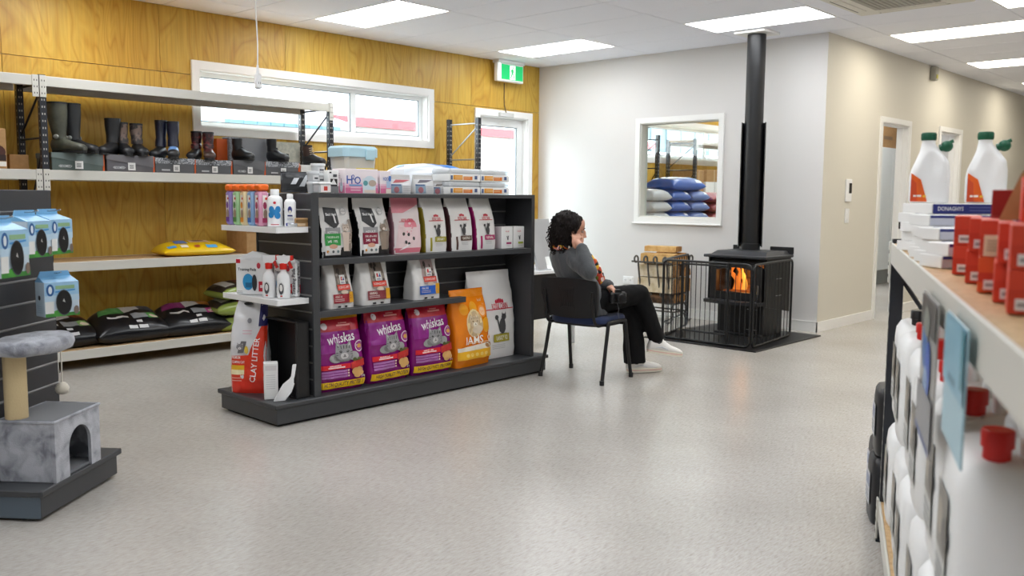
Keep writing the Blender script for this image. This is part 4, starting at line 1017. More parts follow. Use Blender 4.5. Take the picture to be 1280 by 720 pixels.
def h2o_box(label, x, w, h, d, small=False):
    t = thing('fountain_box', label, 'box', (x, 4.43, TZ), 0, 'pink and white water fountain cartons')
    G().bbox(0, 0, 0, w, d, h, .002).build('carton', mat('carton_pale_pink', 'efe6ea', .4), t)
    pr = Pr(plane((w/2, -.0004, 0), (1,0,0), (0,0,1)), w, h)
    pr.rect(-.99, 0, .99, .22, 'd9719c'); pr.rect(-.99, .22, .99, .34, 'e3a0bd'); pr.rect(-.99, .34, .99, .42, 'ecc8d8')
    if not small:
        pr.text('H', -.75, .55, h*.34, '3e5aa8'); pr.text('2', -.52, .66, h*.2, '3e5aa8'); pr.text('O', -.27, .53, h*.32, '3e5aa8')
        pr.rect(-.78, .29, -.02, .36, '6fa0cf'); pr.lines(-.7, -.1, [.2, .1], .05, 'f0c4d6')
        pr.rect(.03, 0, .82, .62, 'dbe3ea'); pr.ell(.45, .42, .05, .045, 'cfe0ea'); pr.ell(.2, .42, .018, .016, '5a9aa0'); pr.ell(.62, .42, .03, .02, 'b9a89a'); pr.rect(.1, .02, .8, .14, 'ead9cf')
    else:
        pr.text('H2O', .0, .65, h*.16, '5a76b8', fit=.5); pr.rect(.1, .25, .9, .55, 'a9c0dd'); pr.rect(.5, .55, .98, .78, '4a78c0'); pr.rect(0, 0, .95, .2, 'e6dcd0')
    pr.build(t)
    ps = Pr(plane((-.0004, d/2, 0), (0,-1,0), (0,0,1)), d, h); ps.rect(-.99, 0, .99, .3, 'd77fa4'); ps.rect(-.99, .3, .99, .42, 'e6b3ca'); ps.lines(-.7, .3, [.62, .7, .78], .02, 'a9a3aa'); ps.ell(.5, .25, .016, .03, 'cfdfe8'); ps.rect(.46, .3, .54, .6, '6a6f80'); ps.build(t, 'side_print')
h2o_box('wide pink and white H2O fountain carton with a cat drinking', 3.262, .25, .147, .13)
h2o_box('small pink and white filter carton right of the wide fountain carton', 3.53, .085, .14, .10, True)
t = thing('treat_pouch', 'small yellow pouch corner showing behind the small filter carton', 'pouch', (3.56, 4.62, TZ), radians(-20))
g_, f_ = pouch(.12, .16, .04, 77, wr=.003); g_.build('pouch_body', mat('yellow_foil', 'd8c22a', .3), t, smooth=50)
def grey_pouch(label, x, w, h, seed, c):
    t = thing('treat_pouch', label, 'pouch', (x, 4.53, TZ), radians(-10), 'grey topped pouches on the gondola top')
    g, f = pouch(w, h, .06, seed, wr=.003); g.build('pouch_body', mat('pale_pouch_film', 'd6d7d8', .22), t, smooth=50)
    p = Pr(f, w, h); p.rect(-.97, .78, .97, .985, 'b6b4b1'); p.quad((-.7,.56),(.2,.6),(.95,.74),(-.4,.74), c); p.quad((-.9,.02),(.1,.02),(.1,.5),(-.9,.5), '8fa3b5'); p.ell(-.4, .2, .02, .02, 'a86a72'); p.rect(-.9, .42, .0, .5, '3c5a8a'); p.lines(.2, .85, [.15, .25, .35], .04, 'bcbcbc'); p.build(t)
grey_pouch('grey topped pouch with a blue picture, left of the three pouches', 3.76, .165, .122, 81, 'b85a60')
grey_pouch('grey topped pouch, middle of the three pouches', 3.965, .155, .125, 82, '6a6470')
grey_pouch('shorter grey topped pouch beside the can trays', 4.10, .10, .09, 83, '7a7270')
t = thing('storage_tub', 'frosted plastic tub with a pale blue lid standing at the back of the gondola top', 'tub', (3.60, 4.80, TZ))
g = G(); g.loft([[(a*.115*k, b*.085*k, z) for a, b in ((-1,-.8),(-.8,-1),(.8,-1),(1,-.8),(1,.8),(.8,1),(-.8,1),(-1,.8))] for z, k in ((0,.93),(.26,1.12))]); g.build('tub_body', M_CLEAR, t, smooth=30)
g = G(); g.loft([[(a*.14*k, b*.105*k, z) for a, b in ((-1,-.75),(-.75,-1),(.75,-1),(1,-.75),(1,.75),(.75,1),(-.75,1),(-1,.75))] for z, k in ((.235,1.0),(.29,1.0),(.305,.9),(.308,.4))]); g.build('lid', mat('pale_blue_lid', 'b4d6e2', .4), t, smooth=30)
G().bbox(.02, -.118, .215, .09, -.104, .285, .004).build('lid_clip', MATS['pale_blue_lid'], t)
def litter_paint(p):
    p.quad((-.9,.1),(.1,.05),(.3,.3),(-.6,.5), 'dfe7ee'); p.quad((-.2,.25),(.45,.1),(.98,.2),(.7,.75), '3f86d6'); p.quad((-.8,.5),(-.3,.4),(-.1,.6),(-.6,.8), '6db4e6'); p.quad((.4,.3),(.9,.3),(.9,.45),(.5,.5), '2b66b8')
pillow('litter_bag', 'big white and blue bag lying across the back of the gondola top', 'bag', (4.22, 4.78, TZ), radians(-6), .34, .62, .205, mat('white_blue_film', 'e6ebf0', .22), litter_paint, None, 61, .006)
def can_tray(label, x, z):
    t = thing('can_tray', label, 'tray', (x, 4.43, z), 0, 'shrink wrapped can trays on the gondola top')
    G().bbox(0, 0, 0, .285, .19, .048, .002).build('tray', M_PAPER, t)
    for i in range(4):
        for j in range(2): G().lathe([(.031, .05), (.033, .056), (.033, .078), (.031, .083)], 12, (.037+i*.0703, .05+j*.09, 0)).build('can', mat('can_white', 'd9d8d5', .35), t, smooth=40)
    pr = Pr(plane((.1425, -.0004, 0), (1,0,0), (0,0,1)), .285, .048)
    pr.rect(-.8, .2, -.2, .85, 'e9a02a'); pr.rect(-.15, .2, .45, .7, 'e57a1e'); pr.rect(.6, .3, .78, .8, '4a5d8a'); pr.rect(-.98, .2, -.86, .8, '5a6f9a'); pr.lines(-.7, .3, [.4, .6], .06, 'f2d9b0'); pr.build(t)
    G().bbox(-.002, -.002, .047, .287, .192, .086, .012).build('shrink_wrap', M_CLEAR, t)
for i, (a, b) in enumerate(((4.125, 0), (4.42, 0), (4.125, .0875), (4.42, .0875))):
    can_tray(['bottom left', 'bottom right', 'top left', 'top right'][i]+' one of four white can trays with orange labels on the gondola top', a, TZ+b)

# ---------------- end display: upper white shelf
SA = 1.138
for k, (c, lab, c2) in enumerate([('9a86c8', 'purple', '6a3a90'), ('a9d6a0', 'green', '4f8a4a'), ('efdcae', 'cream', 'd98a2a'), ('8fb4dc', 'blue', '2f66b0'), ('d79ab4', 'pink', 'a8325e')]):
    t = thing('treat_tube', lab+' tall treat tube with an orange cap, in the row of five', 'tube', (2.838, 5.0-.083*k, SA), 0, 'orange capped treat tubes')
    m = mat('tube_'+lab, c, .3)
    G().bbox(-.032, -.032, 0, .032, .032, .205, .012).build('tube_body', m, t, smooth=40)
    G().bbox(-.034, -.034, .205, .034, .034, .245, .010).build('cap', mat('cap_orange', 'ee6a14', .35), t, smooth=40)
    for (o, ux) in (((-.0324, 0, 0), (0,-1,0)), ((0, -.0324, 0), (1,0,0))):
        pr = Pr(plane(o, ux, (0,0,1)), .05, .2); pr.rect(-.55, .12, .55, .9, 'f0ece6'); pr.ell(.0, .6, .012, .022, c2, 10); pr.ell(.1, .34, .014, .03, 'a08a78', 10); pr.ell(.35, .8, .008, .008, 'd84a30', 8); pr.rect(-.7, .1, .7, .24, c2); pr.build(t, 'wrap_label')
t = thing('shampoo_bottle', 'big white bottle with blue print on the upper end shelf', 'bottle', (2.862, 4.565, SA), radians(-35))
G().lathe([(.04, 0), (.044, .008), (.044, .155), (.036, .172), (.022, .18)], 22).build('bottle', M_WHITEP, t, smooth=40)
G().lathe([(.025, .178), (.025, .212), (.022, .216)], 18).build('cap', M_WHITEP, t, smooth=40)
pr = Pr(lambda u, v, off: ((.044+off)*sin(u/.044), -(.044+off)*cos(u/.044), v), .088, .16, .012)
pr.ell(-.42, .62, .016, .02, '2a84c4'); pr.ell(-.5, .42, .017, .018, '2a84c4'); pr.ell(.42, .62, .016, .02, '2a84c4'); pr.ell(.36, .4, .017, .02, '2a84c4'); pr.rect(-.55, .42, .55, .62, '2a84c4'); pr.ell(0, .86, .008, .008, 'd22a3a', 8); pr.rect(-.5, .06, .5, .09, 'c24a5a'); pr.build(t, 'wrap_label')
t = thing('shampoo_bottle', 'slimmer white bottle with a navy figure beside the big bottle', 'bottle', (2.905, 4.475, SA), radians(-35))
G().lathe([(.03, 0), (.033, .006), (.033, .14), (.026, .155), (.016, .16)], 20).build('bottle', M_WHITEP, t, smooth=40)
G().lathe([(.018, .158), (.018, .185), (.015, .19)], 16).build('cap', M_WHITEP, t, smooth=40)
pr = Pr(lambda u, v, off: ((.033+off)*sin(u/.033), -(.033+off)*cos(u/.033), v), .066, .14, .012)
pr.ell(0, .7, .012, .02, '2a2f7a'); pr.ell(0, .62, .008, .01, 'e4ddd4', 8); pr.rect(-.4, .43, .4, .49, '2a2f6a'); pr.rect(-.7, .04, .7, .16, '3a3f90'); pr.lines(-.5, .5, [.34, .28], .02, '8a8fa8'); pr.build(t, 'wrap_label')
t = thing('treat_box', 'small brown treat carton at the right of the upper end shelf', 'box', (2.955, 4.455, SA), radians(-10))
G().bbox(-.04, -.03, 0, .04, .03, .05, .003).build('carton', M_CARD, t); pr = Pr(plane((0, -.0305, 0), (1,0,0), (0,0,1)), .08, .05); pr.rect(-.9, .5, .9, .85, '7d6038'); pr.rect(-.8, .1, .5, .4, 'cdb490'); pr.build(t)
t = thing('balm_tin', 'flat pale tin lying in front of the small brown carton', 'tin', (2.895, 4.438, SA))
G().lathe([(.026, 0), (.027, .002), (.027, .012)], 20).build('tin', mat('tin_pale', 'd3d6d8', .3, .4), t, smooth=40); G().lathe([(.028, .011), (.028, .019), (.026, .021)], 20).build('lid', MATS['tin_pale'], t, smooth=40)

# ---------------- end display: lower white shelf
SB = .723
def pads(label, x, y, rz, w, d, h):
    t = thing('pads_pack', label, 'pack', (x, y, SB), rz, 'training pad packs')
    G().bbox(-w/2, -d/2, 0, w/2, d/2, h, .008).build('pack_body', M_WHITEP, t)
    g = G(); g.add([(-w/2,-d/2,h-.004),(w/2,-d/2,h-.004),(w/2,d/2,h-.004),(-w/2,d/2,h-.004),(-w*.12,-d*.1,h+.045),(w*.12,d*.12,h+.035),(w*.36,-d*.1,h+.012),(-w*.40,d*.1,h+.012)],
           [(0,1,6,4),(1,2,5,6),(2,3,7,5),(3,0,4,7),(4,6,5,7)]); g.build('gathered_top', M_WHITEP, t)
    pr = Pr(plane((0, -d/2-.0004, 0), (1,0,0), (0,0,1)), w, h)
    pr.rect(-.95, .88, -.72, .99, 'c8283a'); pr.text('Training Pads', -.35, .70, .022, '2d3038', fit=.5); pr.ell(-.3, .36, .035, .05, '3a9ad0'); pr.rect(-.45, .2, -.1, .34, '2f6f9a'); pr.ell(.05, .34, .016, .05, '3a3a3c'); pr.rect(.28, .1, .62, .38, 'c8283a'); pr.rect(.36, .2, .54, .28, 'f0d8d8'); pr.ell(.3, .82, .012, .018, 'd04a58'); pr.lines(-.9, -.6, [.05, .09], .01, '7a7d84')
    pr.text('Training Pads', .82, .45, .030, '20242c', rot=pi/2, sx=.9); pr.build(t)
    ps = Pr(plane((w/2+.0004, 0, 0), (0,1,0), (0,0,1)), d, h); ps.text('Training Pads', -.1, .5, .034, '20242c', rot=pi/2, sx=.8); ps.rect(.3, .1, .6, .35, 'c8283a'); ps.build(t, 'side_print')
pads('large white training pads pack with a gathered top, left on the lower end shelf', 2.885, 4.80, radians(-58), .235, .12, .215)
pads('white training pads pack behind the two spray bottles', 2.935, 4.565, radians(-62), .15, .05, .205)
for k, (x, y) in enumerate(((2.835, 4.60), (2.872, 4.505))):
    t = thing('spray_bottle', ['white trigger spray bottle with red collar, left of the two', 'white trigger spray bottle with red collar, right of the two'][k], 'bottle', (x, y, SB), radians(-48), 'spray bottles on the lower end shelf')
    G().lathe([(.036, 0), (.039, .008), (.039, .115), (.034, .135), (.018, .152), (.014, .17)], 20, sy=.75).build('bottle', M_WHITEP, t, smooth=40)
    G().lathe([(.021, .168), (.022, .200), (.018, .204)], 14).build('collar', mat('spray_red', 'd8261c', .35), t, smooth=40)
    g = G(); g.prism([(-.022,.202),(.024,.202),(.042,.222),(.044,.247),(-.036,.247),(-.032,.222)], -.016, .016); g.build('spray_head', M_WHITEP, t)
    g = G(); g.bbox(.040, -.014, .220, .058, .014, .249, .003); g.build('nozzle', MATS['spray_red'], t)
    g = G(); g.prism([(.018,.222),(.036,.222),(.056,.176),(.044,.170)], -.009, .009); g.build('trigger', MATS['spray_red'], t)
    pr = Pr(lambda u, v, off: ((.037+off)*sin(u/.037), -.75*(.037+off)*cos(u/.037), v), .074, .11, .012); pr.ell(-.2, .5, .02, .042, 'd9d9d6'); pr.ell(-.2, .5, .015, .034, '4a4a4c'); pr.ell(-.2, .55, .009, .02, 'e4e2de'); pr.rect(-.35, .08, .0, .16, 'c2413a'); pr.build(t, 'wrap_label')
# ---------------- end display: deck
def clay_paint(p):
    p.quad((-.98,.0),(.98,.0),(.98,.15),(-.98,.15), 'dd2f1a'); p.quad((-.98,.14),(.98,.14),(.98,.42),(-.98,.40), 'e03a1e')
    p.quad((.05,.40),(.98,.42),(.98,.72),(.75,.72), 'e03a1e'); p.quad((.62,.72),(.98,.72),(.98,.97),(.62,.97), '22205c')
    p.text('PREMIUM', -.6, .385, .018, 'f6ece6', fit=.25); p.text('CLUMPING CLAY', -.48, .335, .016, 'f6ece6', fit=.36); p.rect(-.9, .25, -.15, .30, 'e8b62a'); p.rect(-.9, .20, -.15, .25, 'efe3b8'); p.lines(-.85, -.3, [.16, .13], .008, 'f0b8a8')
    p.text('CLAY LITTER', .42, .36, .034, 'fbf0ec', rot=pi/2-.12); p.quad((-.5,.43),(-.15,.44),(.0,.56),(-.3,.56), '6f6c6e'); p.cat(-.35, .50, .022, '8d8a8c', '3a393c', 'dcd9d8'); p.ell(.02, .47, .012, .025, 'e0c04a', 10)
    p.lines(-.2, .3, [.64, .67], .008, 'd8a8b4'); p.ell(.15, .78, .014, .016, '8a8a90', 10)
clay = bag('litter_bag', 'tall red and white clay litter bag standing on the end of the gondola deck', 'bag', (2.828, 4.80, .136), radians(-52), .225, .56, .15, mat('cloudy_white_film', 'dcdcde', .25), clay_paint, None, 52, dp=[(0,.95),(.1,1),(.5,.95),(.8,.6),(.93,.25),(1,.06)], wp=[(0,1),(.4,1),(.7,.93),(.9,.8),(1,.62)], wr=.009)
g = G(); g.ell((0, -.03, .535), (.028, .012, .012), nu=12, nv=8); g.build('handle_hole', M_BLACK, clay)
t = thing('small_carton', 'small white carton standing between the litter bag and the black tray', 'box', (2.79, 4.53, .136), radians(-30))
G().bbox(-.04, -.035, 0, .04, .035, .215, .003).build('carton', M_PAPER, t)
pr = Pr(plane((0, -.0354, 0), (1,0,0), (0,0,1)), .08, .215); pr.lines(-.7, .6, [.3, .36, .42, .48, .54, .6, .66], .012, 'c4c4c4'); pr.rect(-.8, .8, .8, .93, 'dcd8d8'); pr.build(t)
ps = Pr(plane((-.0404, 0, 0), (0,-1,0), (0,0,1)), .07, .215); ps.rect(-.35, .3, .1, .6, 'a2a2a8'); ps.rect(-.6, .7, .6, .9, 'd8c0c4'); ps.build(t, 'side_print')
t = thing('litter_tray', 'black plastic litter tray standing on edge against the slatwall end', 'tray', (2.93, 4.565, .136), 0)
g = G(); g.bbox(.030, -.165, 0, .040, .165, .45, .003); g.bbox(-.045, -.165, 0, .035, -.157, .45, .003); g.bbox(-.045, .157, 0, .035, .165, .45, .003); g.bbox(-.045, -.165, 0, .035, .165, .008, .003); g.bbox(-.045, -.165, .442, .035, .165, .45, .003)
g.build('tray_body', mat('black_plastic', '121214', .35), t); g = G(); 
for a, b, c, d in ((-.172, -.157, 0, .457), (.157, .172, 0, .457)): g.bbox(-.055, a, c, -.043, b, d, .003)
g.bbox(-.055, -.157, .445, -.043, .157, .457, .003); g.bbox(-.055, -.157, 0, -.043, .157, .012, .003); g.build('rim', MATS['black_plastic'], t)
t = thing('litter_scoop', 'white plastic litter scoop leaning against the black tray', 'scoop', (2.80, 4.425, .136), radians(-20))
g = G(); g.loft([[(x, y-.0, z) for x, y, z in ((a-w_, .0, b), (a+w_, .0, b), (a+w_, -.006, b), (a-w_, -.006, b))] for a, b, w_ in ((-.02, .002, .03), (.01, .05, .036), (.035, .10, .03), (.052, .125, .013), (.06, .14, .010), (.07, .205, .011), (.072, .21, .008))]); g.build('scoop_blade', M_WHITEP, t)
g = G()
for q in (-1, 1): g.tube([(-.02+q*.03, -.003, .003), (.01+q*.036, -.012, .05), (.035+q*.03, -.010, .10)], .004, 6)
g.build('scoop_rim', M_WHITEP, t)
# ================================================================== LEFT GONDOLA WITH CAT TREE
t = lg = thing('display_gondola', 'charcoal slatwall display with hanging blue cartons at the left edge', 'gondola', (1.254, 3.758, 0), radians(39))
M_BLUEST = mat('slate_steel', '4b5459', .35)
G().bbox(0, 0, .014, .60, 1.2, .105, .003).build('plinth', M_STEELG, t)
G().bbox(-.002, .001, .014, .0, 1.2, .104, .0005).build('end_kick_panel', mat('slate_blue_panel', '56636f', .35), t)
G().box(.03, .03, 0, .57, 1.17, .014).build('toe_recess_shade', M_DARK, t)  # shadow gap below this plinth, painted as a dark inset box
G().bbox(-.014, -.016, .105, .618, 1.21, .132, .004).build('deck', M_STEELG, t)
G().bbox(-.02, .29, .132, .62, .31, 1.33, .002).build('end_panel', M_SLAT, t)
G().bbox(-.02, .31, .132, .0, 1.2, 1.33, .002).build('side_panel', M_SLAT, t); G().bbox(.60, .31, .132, .62, 1.2, 1.33, .002).build('side_panel', M_SLAT, t)
G().bbox(-.02, .29, 1.325, .62, 1.2, 1.335, .002).build('top_shelf', M_STEELG, t)
slats(t, -.02, .62, .29, .134, 1.334, '-y', pitch=.1)
def LP(a, y, z): return Vector((1.254, 3.758, 0)) + Vector((a*.7771-y*.6293, a*.6293+y*.7771, z))
def collar_box(label, a, y, z, rz, sc=1.0):
    t = thing('hanging_carton', label, 'box', LP(a, y, z), radians(39)+rz, 'pale blue cartons on hooks')
    m = mat('carton_sky_blue', '7ab4dd', .4)
    G().bbox(-.075*sc, 0, 0, .075*sc, .085, .15*sc, .002).build('carton', mat('carton_pale_blue', 'c5d6e2', .4), t)
    g = G(); g.loft([[(x*sc, y, z*sc) for x, y, z in r] for r in ([(-.075,.0,.15),(.075,.0,.15),(.075,.085,.15),(-.075,.085,.15)], [(-.07,.062,.172),(.07,.062,.172),(.07,.067,.172),(-.07,.067,.172)], [(-.06,.062,.195),(.06,.062,.195),(.06,.067,.195),(-.06,.067,.195)])]); g.build('header', m, t)
    G().tube([(0, .17, .184*sc), (0, .03, .186*sc), (0, .0, .193*sc)], .003, 6).build('hook', M_CHROME, t)
    pr = Pr(lambda u, v, off: (u*sc, -.0004-off, v*1.2*sc), .15, .125)
    pr.rect(-.99, .62, .99, .995, '9cc6e4'); pr.rect(-.99, .45, .99, .62, 'b9d4e6'); pr.rect(-.99, .0, .99, .10, '3f8a3a'); pr.ell(-.2, .1, .03, .012, '4b9a3e'); pr.rect(-.99, .1, -.5, .45, 'dfe0de')
    pr.ell(-.68, .78, .017, .022, '2a5f9a'); pr.ell(-.68, .78, .008, .014, 'dfe9f0'); pr.rect(-.38, .80, .72, .90, '8fb68a'); pr.quad((-.4,.70),(.75,.74),(.75,.78),(-.4,.74), '4a96d2')
    pr.ell(.08, .40, .035, .047, '4a4f55', 20); pr.ell(.08, .40, .032, .044, '0b0c0e', 20); pr.poly([(.0,.055),(.006,.065),(.012,.05)], 'b9b9b6'); pr.ell(.78, .16, .012, .016, '7a6a5e', 10)
    pr.build(t)
    ps = Pr(plane((-.075*sc-.0004, .0425, 0), (0,-1,0), (0,0,1)), .085, .15*sc); ps.ell(0, .55, .011, .011, '22262c', 12); ps.lines(-.6, .6, [.12, .18, .24, .30], .015, 'a9bccb'); ps.build(t, 'side_print')
collar_box('pale blue carton with an oval window, cut by the left picture edge', -.065, .015, 1.0, 0, 1.2)
collar_box('pale blue carton with an oval window, middle of the upper row', .235, .10, 1.055, radians(-3))
collar_box('pale blue carton with an oval window, right end of the upper row', .405, .105, 1.058, radians(-3))
collar_box('pale blue carton hanging alone on the lower row, turned to show its side', .395, .11, .785, radians(-34))
def _plush(nt, N, L, b):
    tc = N.new('ShaderNodeTexCoord')
    n = N.new('ShaderNodeTexNoise'); n.inputs['Scale'].default_value = 13; n.inputs['Detail'].default_value = 4; n.inputs['Distortion'].default_value = .5; L.new(tc.outputs['Object'], n.inputs['Vector'])
    r = ramp(N, [(.33, '6d7079'), (.46, '9a9da6'), (.62, 'b4b7bf')]); L.new(n.outputs['Fac'], r.inputs['Fac']); L.new(r.outputs['Color'], b.inputs['Base Color'])
    b.inputs['Roughness'].default_value = .9; b.inputs['Sheen Weight'].default_value = .5
    n2 = N.new('ShaderNodeTexNoise'); n2.inputs['Scale'].default_value = 220; n2.inputs['Detail'].default_value = 3; L.new(tc.outputs['Object'], n2.inputs['Vector'])
    bp = N.new('ShaderNodeBump'); bp.inputs['Strength'].default_value = .6; bp.inputs['Distance'].default_value = .006; L.new(n2.outputs['Fac'], bp.inputs['Height']); L.new(bp.outputs['Normal'], b.inputs['Normal'])
M_PLUSH = node_mat('grey_plush', _plush)
M_PLUSH2 = mat('dark_grey_plush', '63666c', .95, bump=(250, .5, .004), sheen=.3)
t = thing('cat_tree', 'grey plush cat house with sisal post and round perch on the left display deck', 'cat tree', LP(.09, -.015, .132), radians(39))
HW, HD, HH = .345, .245, .25
arch = [(.10, .012)] + [(.185-.085*cos(pi*k/12), .115+.085*sin(pi*k/12)) for k in range(13)] + [(.27, .012)]
fl = [(0, 0), (.10, 0)] + arch[1:-1] + [(.27, 0), (HW, 0), (HW, HH), (0, HH)]
g = G(); g.prism(fl, 0, .014); g.build('house_front', M_PLUSH, t)
G().bbox(0, .014, 0, .014, HD, HH, .004).build('house_side', M_PLUSH, t); G().bbox(HW-.014, .014, 0, HW, HD, HH, .004).build('house_side', M_PLUSH, t)
G().bbox(.014, HD-.014, 0, HW-.014, HD, HH, .003).build('house_back', M_PLUSH, t)
G().bbox(.014, .014, 0, HW-.014, HD-.014, .012, .002).build('house_floor', M_PLUSH2, t)
g = G(); g.bbox(.004, .004, HH, HW-.004, HD-.004, HH+.010, .004); g.build('house_roof', M_PLUSH2, t)
g = G(); g.tube([(.0, .0, HH+.004), (HW, 0, HH+.004), (HW, HD, HH+.004), (0, HD, HH+.004)], .007, 6, closed=True); g.build('edge_piping', M_PLUSH, t)
prof = [(.0, HH)]
for k in range(44): 
    z = HH+.006+k*.0062; prof += [(.0425, z), (.045, z+.0031)]
prof.append((.0, HH+.006+44*.0062))
G().lathe(prof, 20, (.05, .19, 0)).build('sisal_post', mat('sisal_rope', 'd6c196', .85, bump=(160, .4, .004)), t, smooth=80)
g = G(); rings = []
for rr, z in ((.0, .532), (.8, .530), (.95, .538), (1.0, .556), (.985, .578), (.9, .590), (.6, .594), (.0, .595)):
    ring = []
    for i in range(36):
        a = 2*pi*i/36; k = 1+.02*noise.noise(Vector((cos(a)*2, sin(a)*2, z*9)))
        ring.append((.11+.205*rr*k*cos(a), .14+.135*rr*k*sin(a), z+.004*noise.noise(Vector((cos(a)*3, sin(a)*3, rr*3)))))
    rings.append(ring)
g.loft(rings, cap=False); g.build('perch', M_PLUSH, t, smooth=60)
g = G(); g.tube([(.268, .12, .55), (.270, .12, .44), (.268, .12, .36)], .003, 6); st_ = g.build('toy_string', mat('cream_string', 'e9e4d8', .8), t)
g = G(); g.ell((.268, .12, .338), (.028, .028, .028), nu=20, nv=14)
for i, p in enumerate(g.v): p += (p-Vector((.268, .12, .338)))*.09*noise.noise(p*170)
g.build('pompom', mat('cream_fluff', 'e6dfcf', .95, bump=(400, .8, .004), sheen=.4), t, smooth=80)

# ================================================================== DESK AND MONITOR BEHIND THE GONDOLA
t = thing('desk', 'small desk with a white top and black front panel behind the gondola', 'desk', (5.35, 5.02, 0))
G().bbox(0, 0, .66, .95, .62, .685, .003).build('desk_top', M_WHITEP, t)
G().bbox(.02, .02, .27, .93, .04, .655, .003).build('modesty_panel', mat('desk_black', '0c0c0e', .55), t)
for x in (.03, .88):
    for y in (.05, .55): G().bbox(x, y, 0, x+.04, y+.04, .66, .003).build('leg', mat('pale_grey_steel', 'b4b5b6', .4), t)
t = thing('computer_monitor', 'silver backed computer monitor on the desk, seen from behind', 'monitor', (5.86, 5.16, .685), radians(8))
g = G(); g.loft([[(-.25, -.012, .11), (.25, -.012, .11), (.25, .012, .11), (-.25, .012, .11)], [(-.25, .06, .44), (.25, .06, .44), (.25, .084, .44), (-.25, .084, .44)]]); g.build('screen_back', mat('silver_aluminium', 'c3c5c8', .35, .5), t)
g = G(); g.prism([(-.05, .006), (.02, .25), (.035, .25), (-.02, .0)], -.07, .07, 'x'); g.bbox(-.09, -.08, 0, .09, .10, .007, .002); g.build('stand', MATS['silver_aluminium'], t)

# ================================================================== CHAIR
t = chair = thing('visitor_chair', 'black visitor chair with a navy seat on black tube legs', 'chair', (5.14, 4.045, 0), radians(5))
M_NAVY = mat('navy_fabric', '17284f', .85, bump=(350, .3, .003), sheen=.2); M_SHELL = mat('black_moulded_plastic', '0f1013', .55, bump=(300, .15, .002))
g = G(); rings = []
for sx, z in ((.94, .412), (1.0, .424), (1.0, .452), (.95, .468), (.6, .472)):
    rings.append([(.02+.215*sx*math.copysign(abs(cos(2*pi*i/32))**.5, cos(2*pi*i/32)), .235*sx*math.copysign(abs(sin(2*pi*i/32))**.5, sin(2*pi*i/32)), z) for i in range(32)])
g.loft(rings); g.build('seat', M_NAVY, t, smooth=50)
g = G(); g.loft([[(p[0], p[1], z) for p in [(.02+.205*math.copysign(abs(cos(2*pi*i/32))**.5, cos(2*pi*i/32)), .225*math.copysign(abs(sin(2*pi*i/32))**.5, sin(2*pi*i/32))) for i in range(32)]] for z in (.402, .413)]); g.build('seat_pan', M_SHELL, t, smooth=40)
for sy in (-1, 1):
    y = .255*sy
    for (xa, xf, nm) in ((-.11, -.205, 'leg'), (.13, .195, 'leg')):
        top = [(xa*.6, y*.98, .432), (xa*.85, y*.985, .430), (xa, y*.99, .405)]
        path = smooth_path([(0.01, y*.98, .433)] + top[1:] + [((xa+xf)/2, y*1.015, .2), (xf, y*1.05, .008)], 5)
        l = G().tube(path, .0135, 10).build(nm, M_BLACK, t, smooth=60)
        G().lathe([(.017, 0), (.018, .03), (.015, .034)], 10, (xf, y*1.05, 0)).build('foot_cap', M_BLACK, l, smooth=50)
g = G(); g.tube([(-.09, -.25, .41), (-.09, .25, .41)], .011, 8); g.build('seat_rail', M_BLACK, t); g = G(); g.tube([(.11, -.25, .41), (.11, .25, .41)], .011, 8); g.build('seat_rail', M_BLACK, t)
for sy in (-1, 1): G().tube(smooth_path([(-.09, .2*sy, .41), (-.18, .205*sy, .415), (-.222, .205*sy, .46), (-.236, .205*sy, .56), (-.25, .205*sy, .66)], 4), .011, 8).build('back_upright', M_BLACK, t, smooth=60)
def backpt(u, v, o):   # u -1..1 across, v 0..1 up
    hw = .245*(1-.10*(1-v)**2.0); y = u*hw; x = -.225-.045*v + .035*u*u - .012*sin(pi*v)
    z = .462+.288*v - .018*abs(u)**3*(1 if v > .5 else -1)
    return (x+o, y, z)
g = G(); fr = []; bk = []; NU, NV = 20, 10
for j in range(NV+1):
    for i in range(NU+1):
        u, v = -1+2*i/NU, j/NV
        u *= 1-.06*abs(2*v-1)**4
        fr.append(backpt(u, v, .010)); bk.append(backpt(u, v, -.010))
n = len(fr); fs = []
for j in range(NV):
    for i in range(NU):
        a = j*(NU+1)+i; fs += [(a, a+1, a+NU+2, a+NU+1), (n+a, n+a+NU+1, n+a+NU+2, n+a+1)]
ed = list(range(NU+1)) + [(NU+1)*j+NU for j in range(1, NV+1)] + [(NU+1)*NV+NU-i for i in range(1, NU+1)] + [(NU+1)*(NV-j) for j in range(1, NV)]
for a, b in zip(ed, ed[1:]+ed[:1]): fs.append((a, n+a, n+b, b))
g.add(fr+bk, fs); bkr = g.build('backrest', M_SHELL, t, smooth=50)
g = G()
for k in range(6): p0 = backpt(-.2+.08*k, .30, -.011); p1 = backpt(-.2+.08*k, .72, -.011); g.tube([p0, p1], .0035, 5)
g.tube([backpt(-.27, .25, -.011), backpt(.27, .25, -.011), backpt(.27, .77, -.011), backpt(-.27, .77, -.011)], .003, 5, closed=True); g.build('grip_ribs', M_SHELL, bkr)

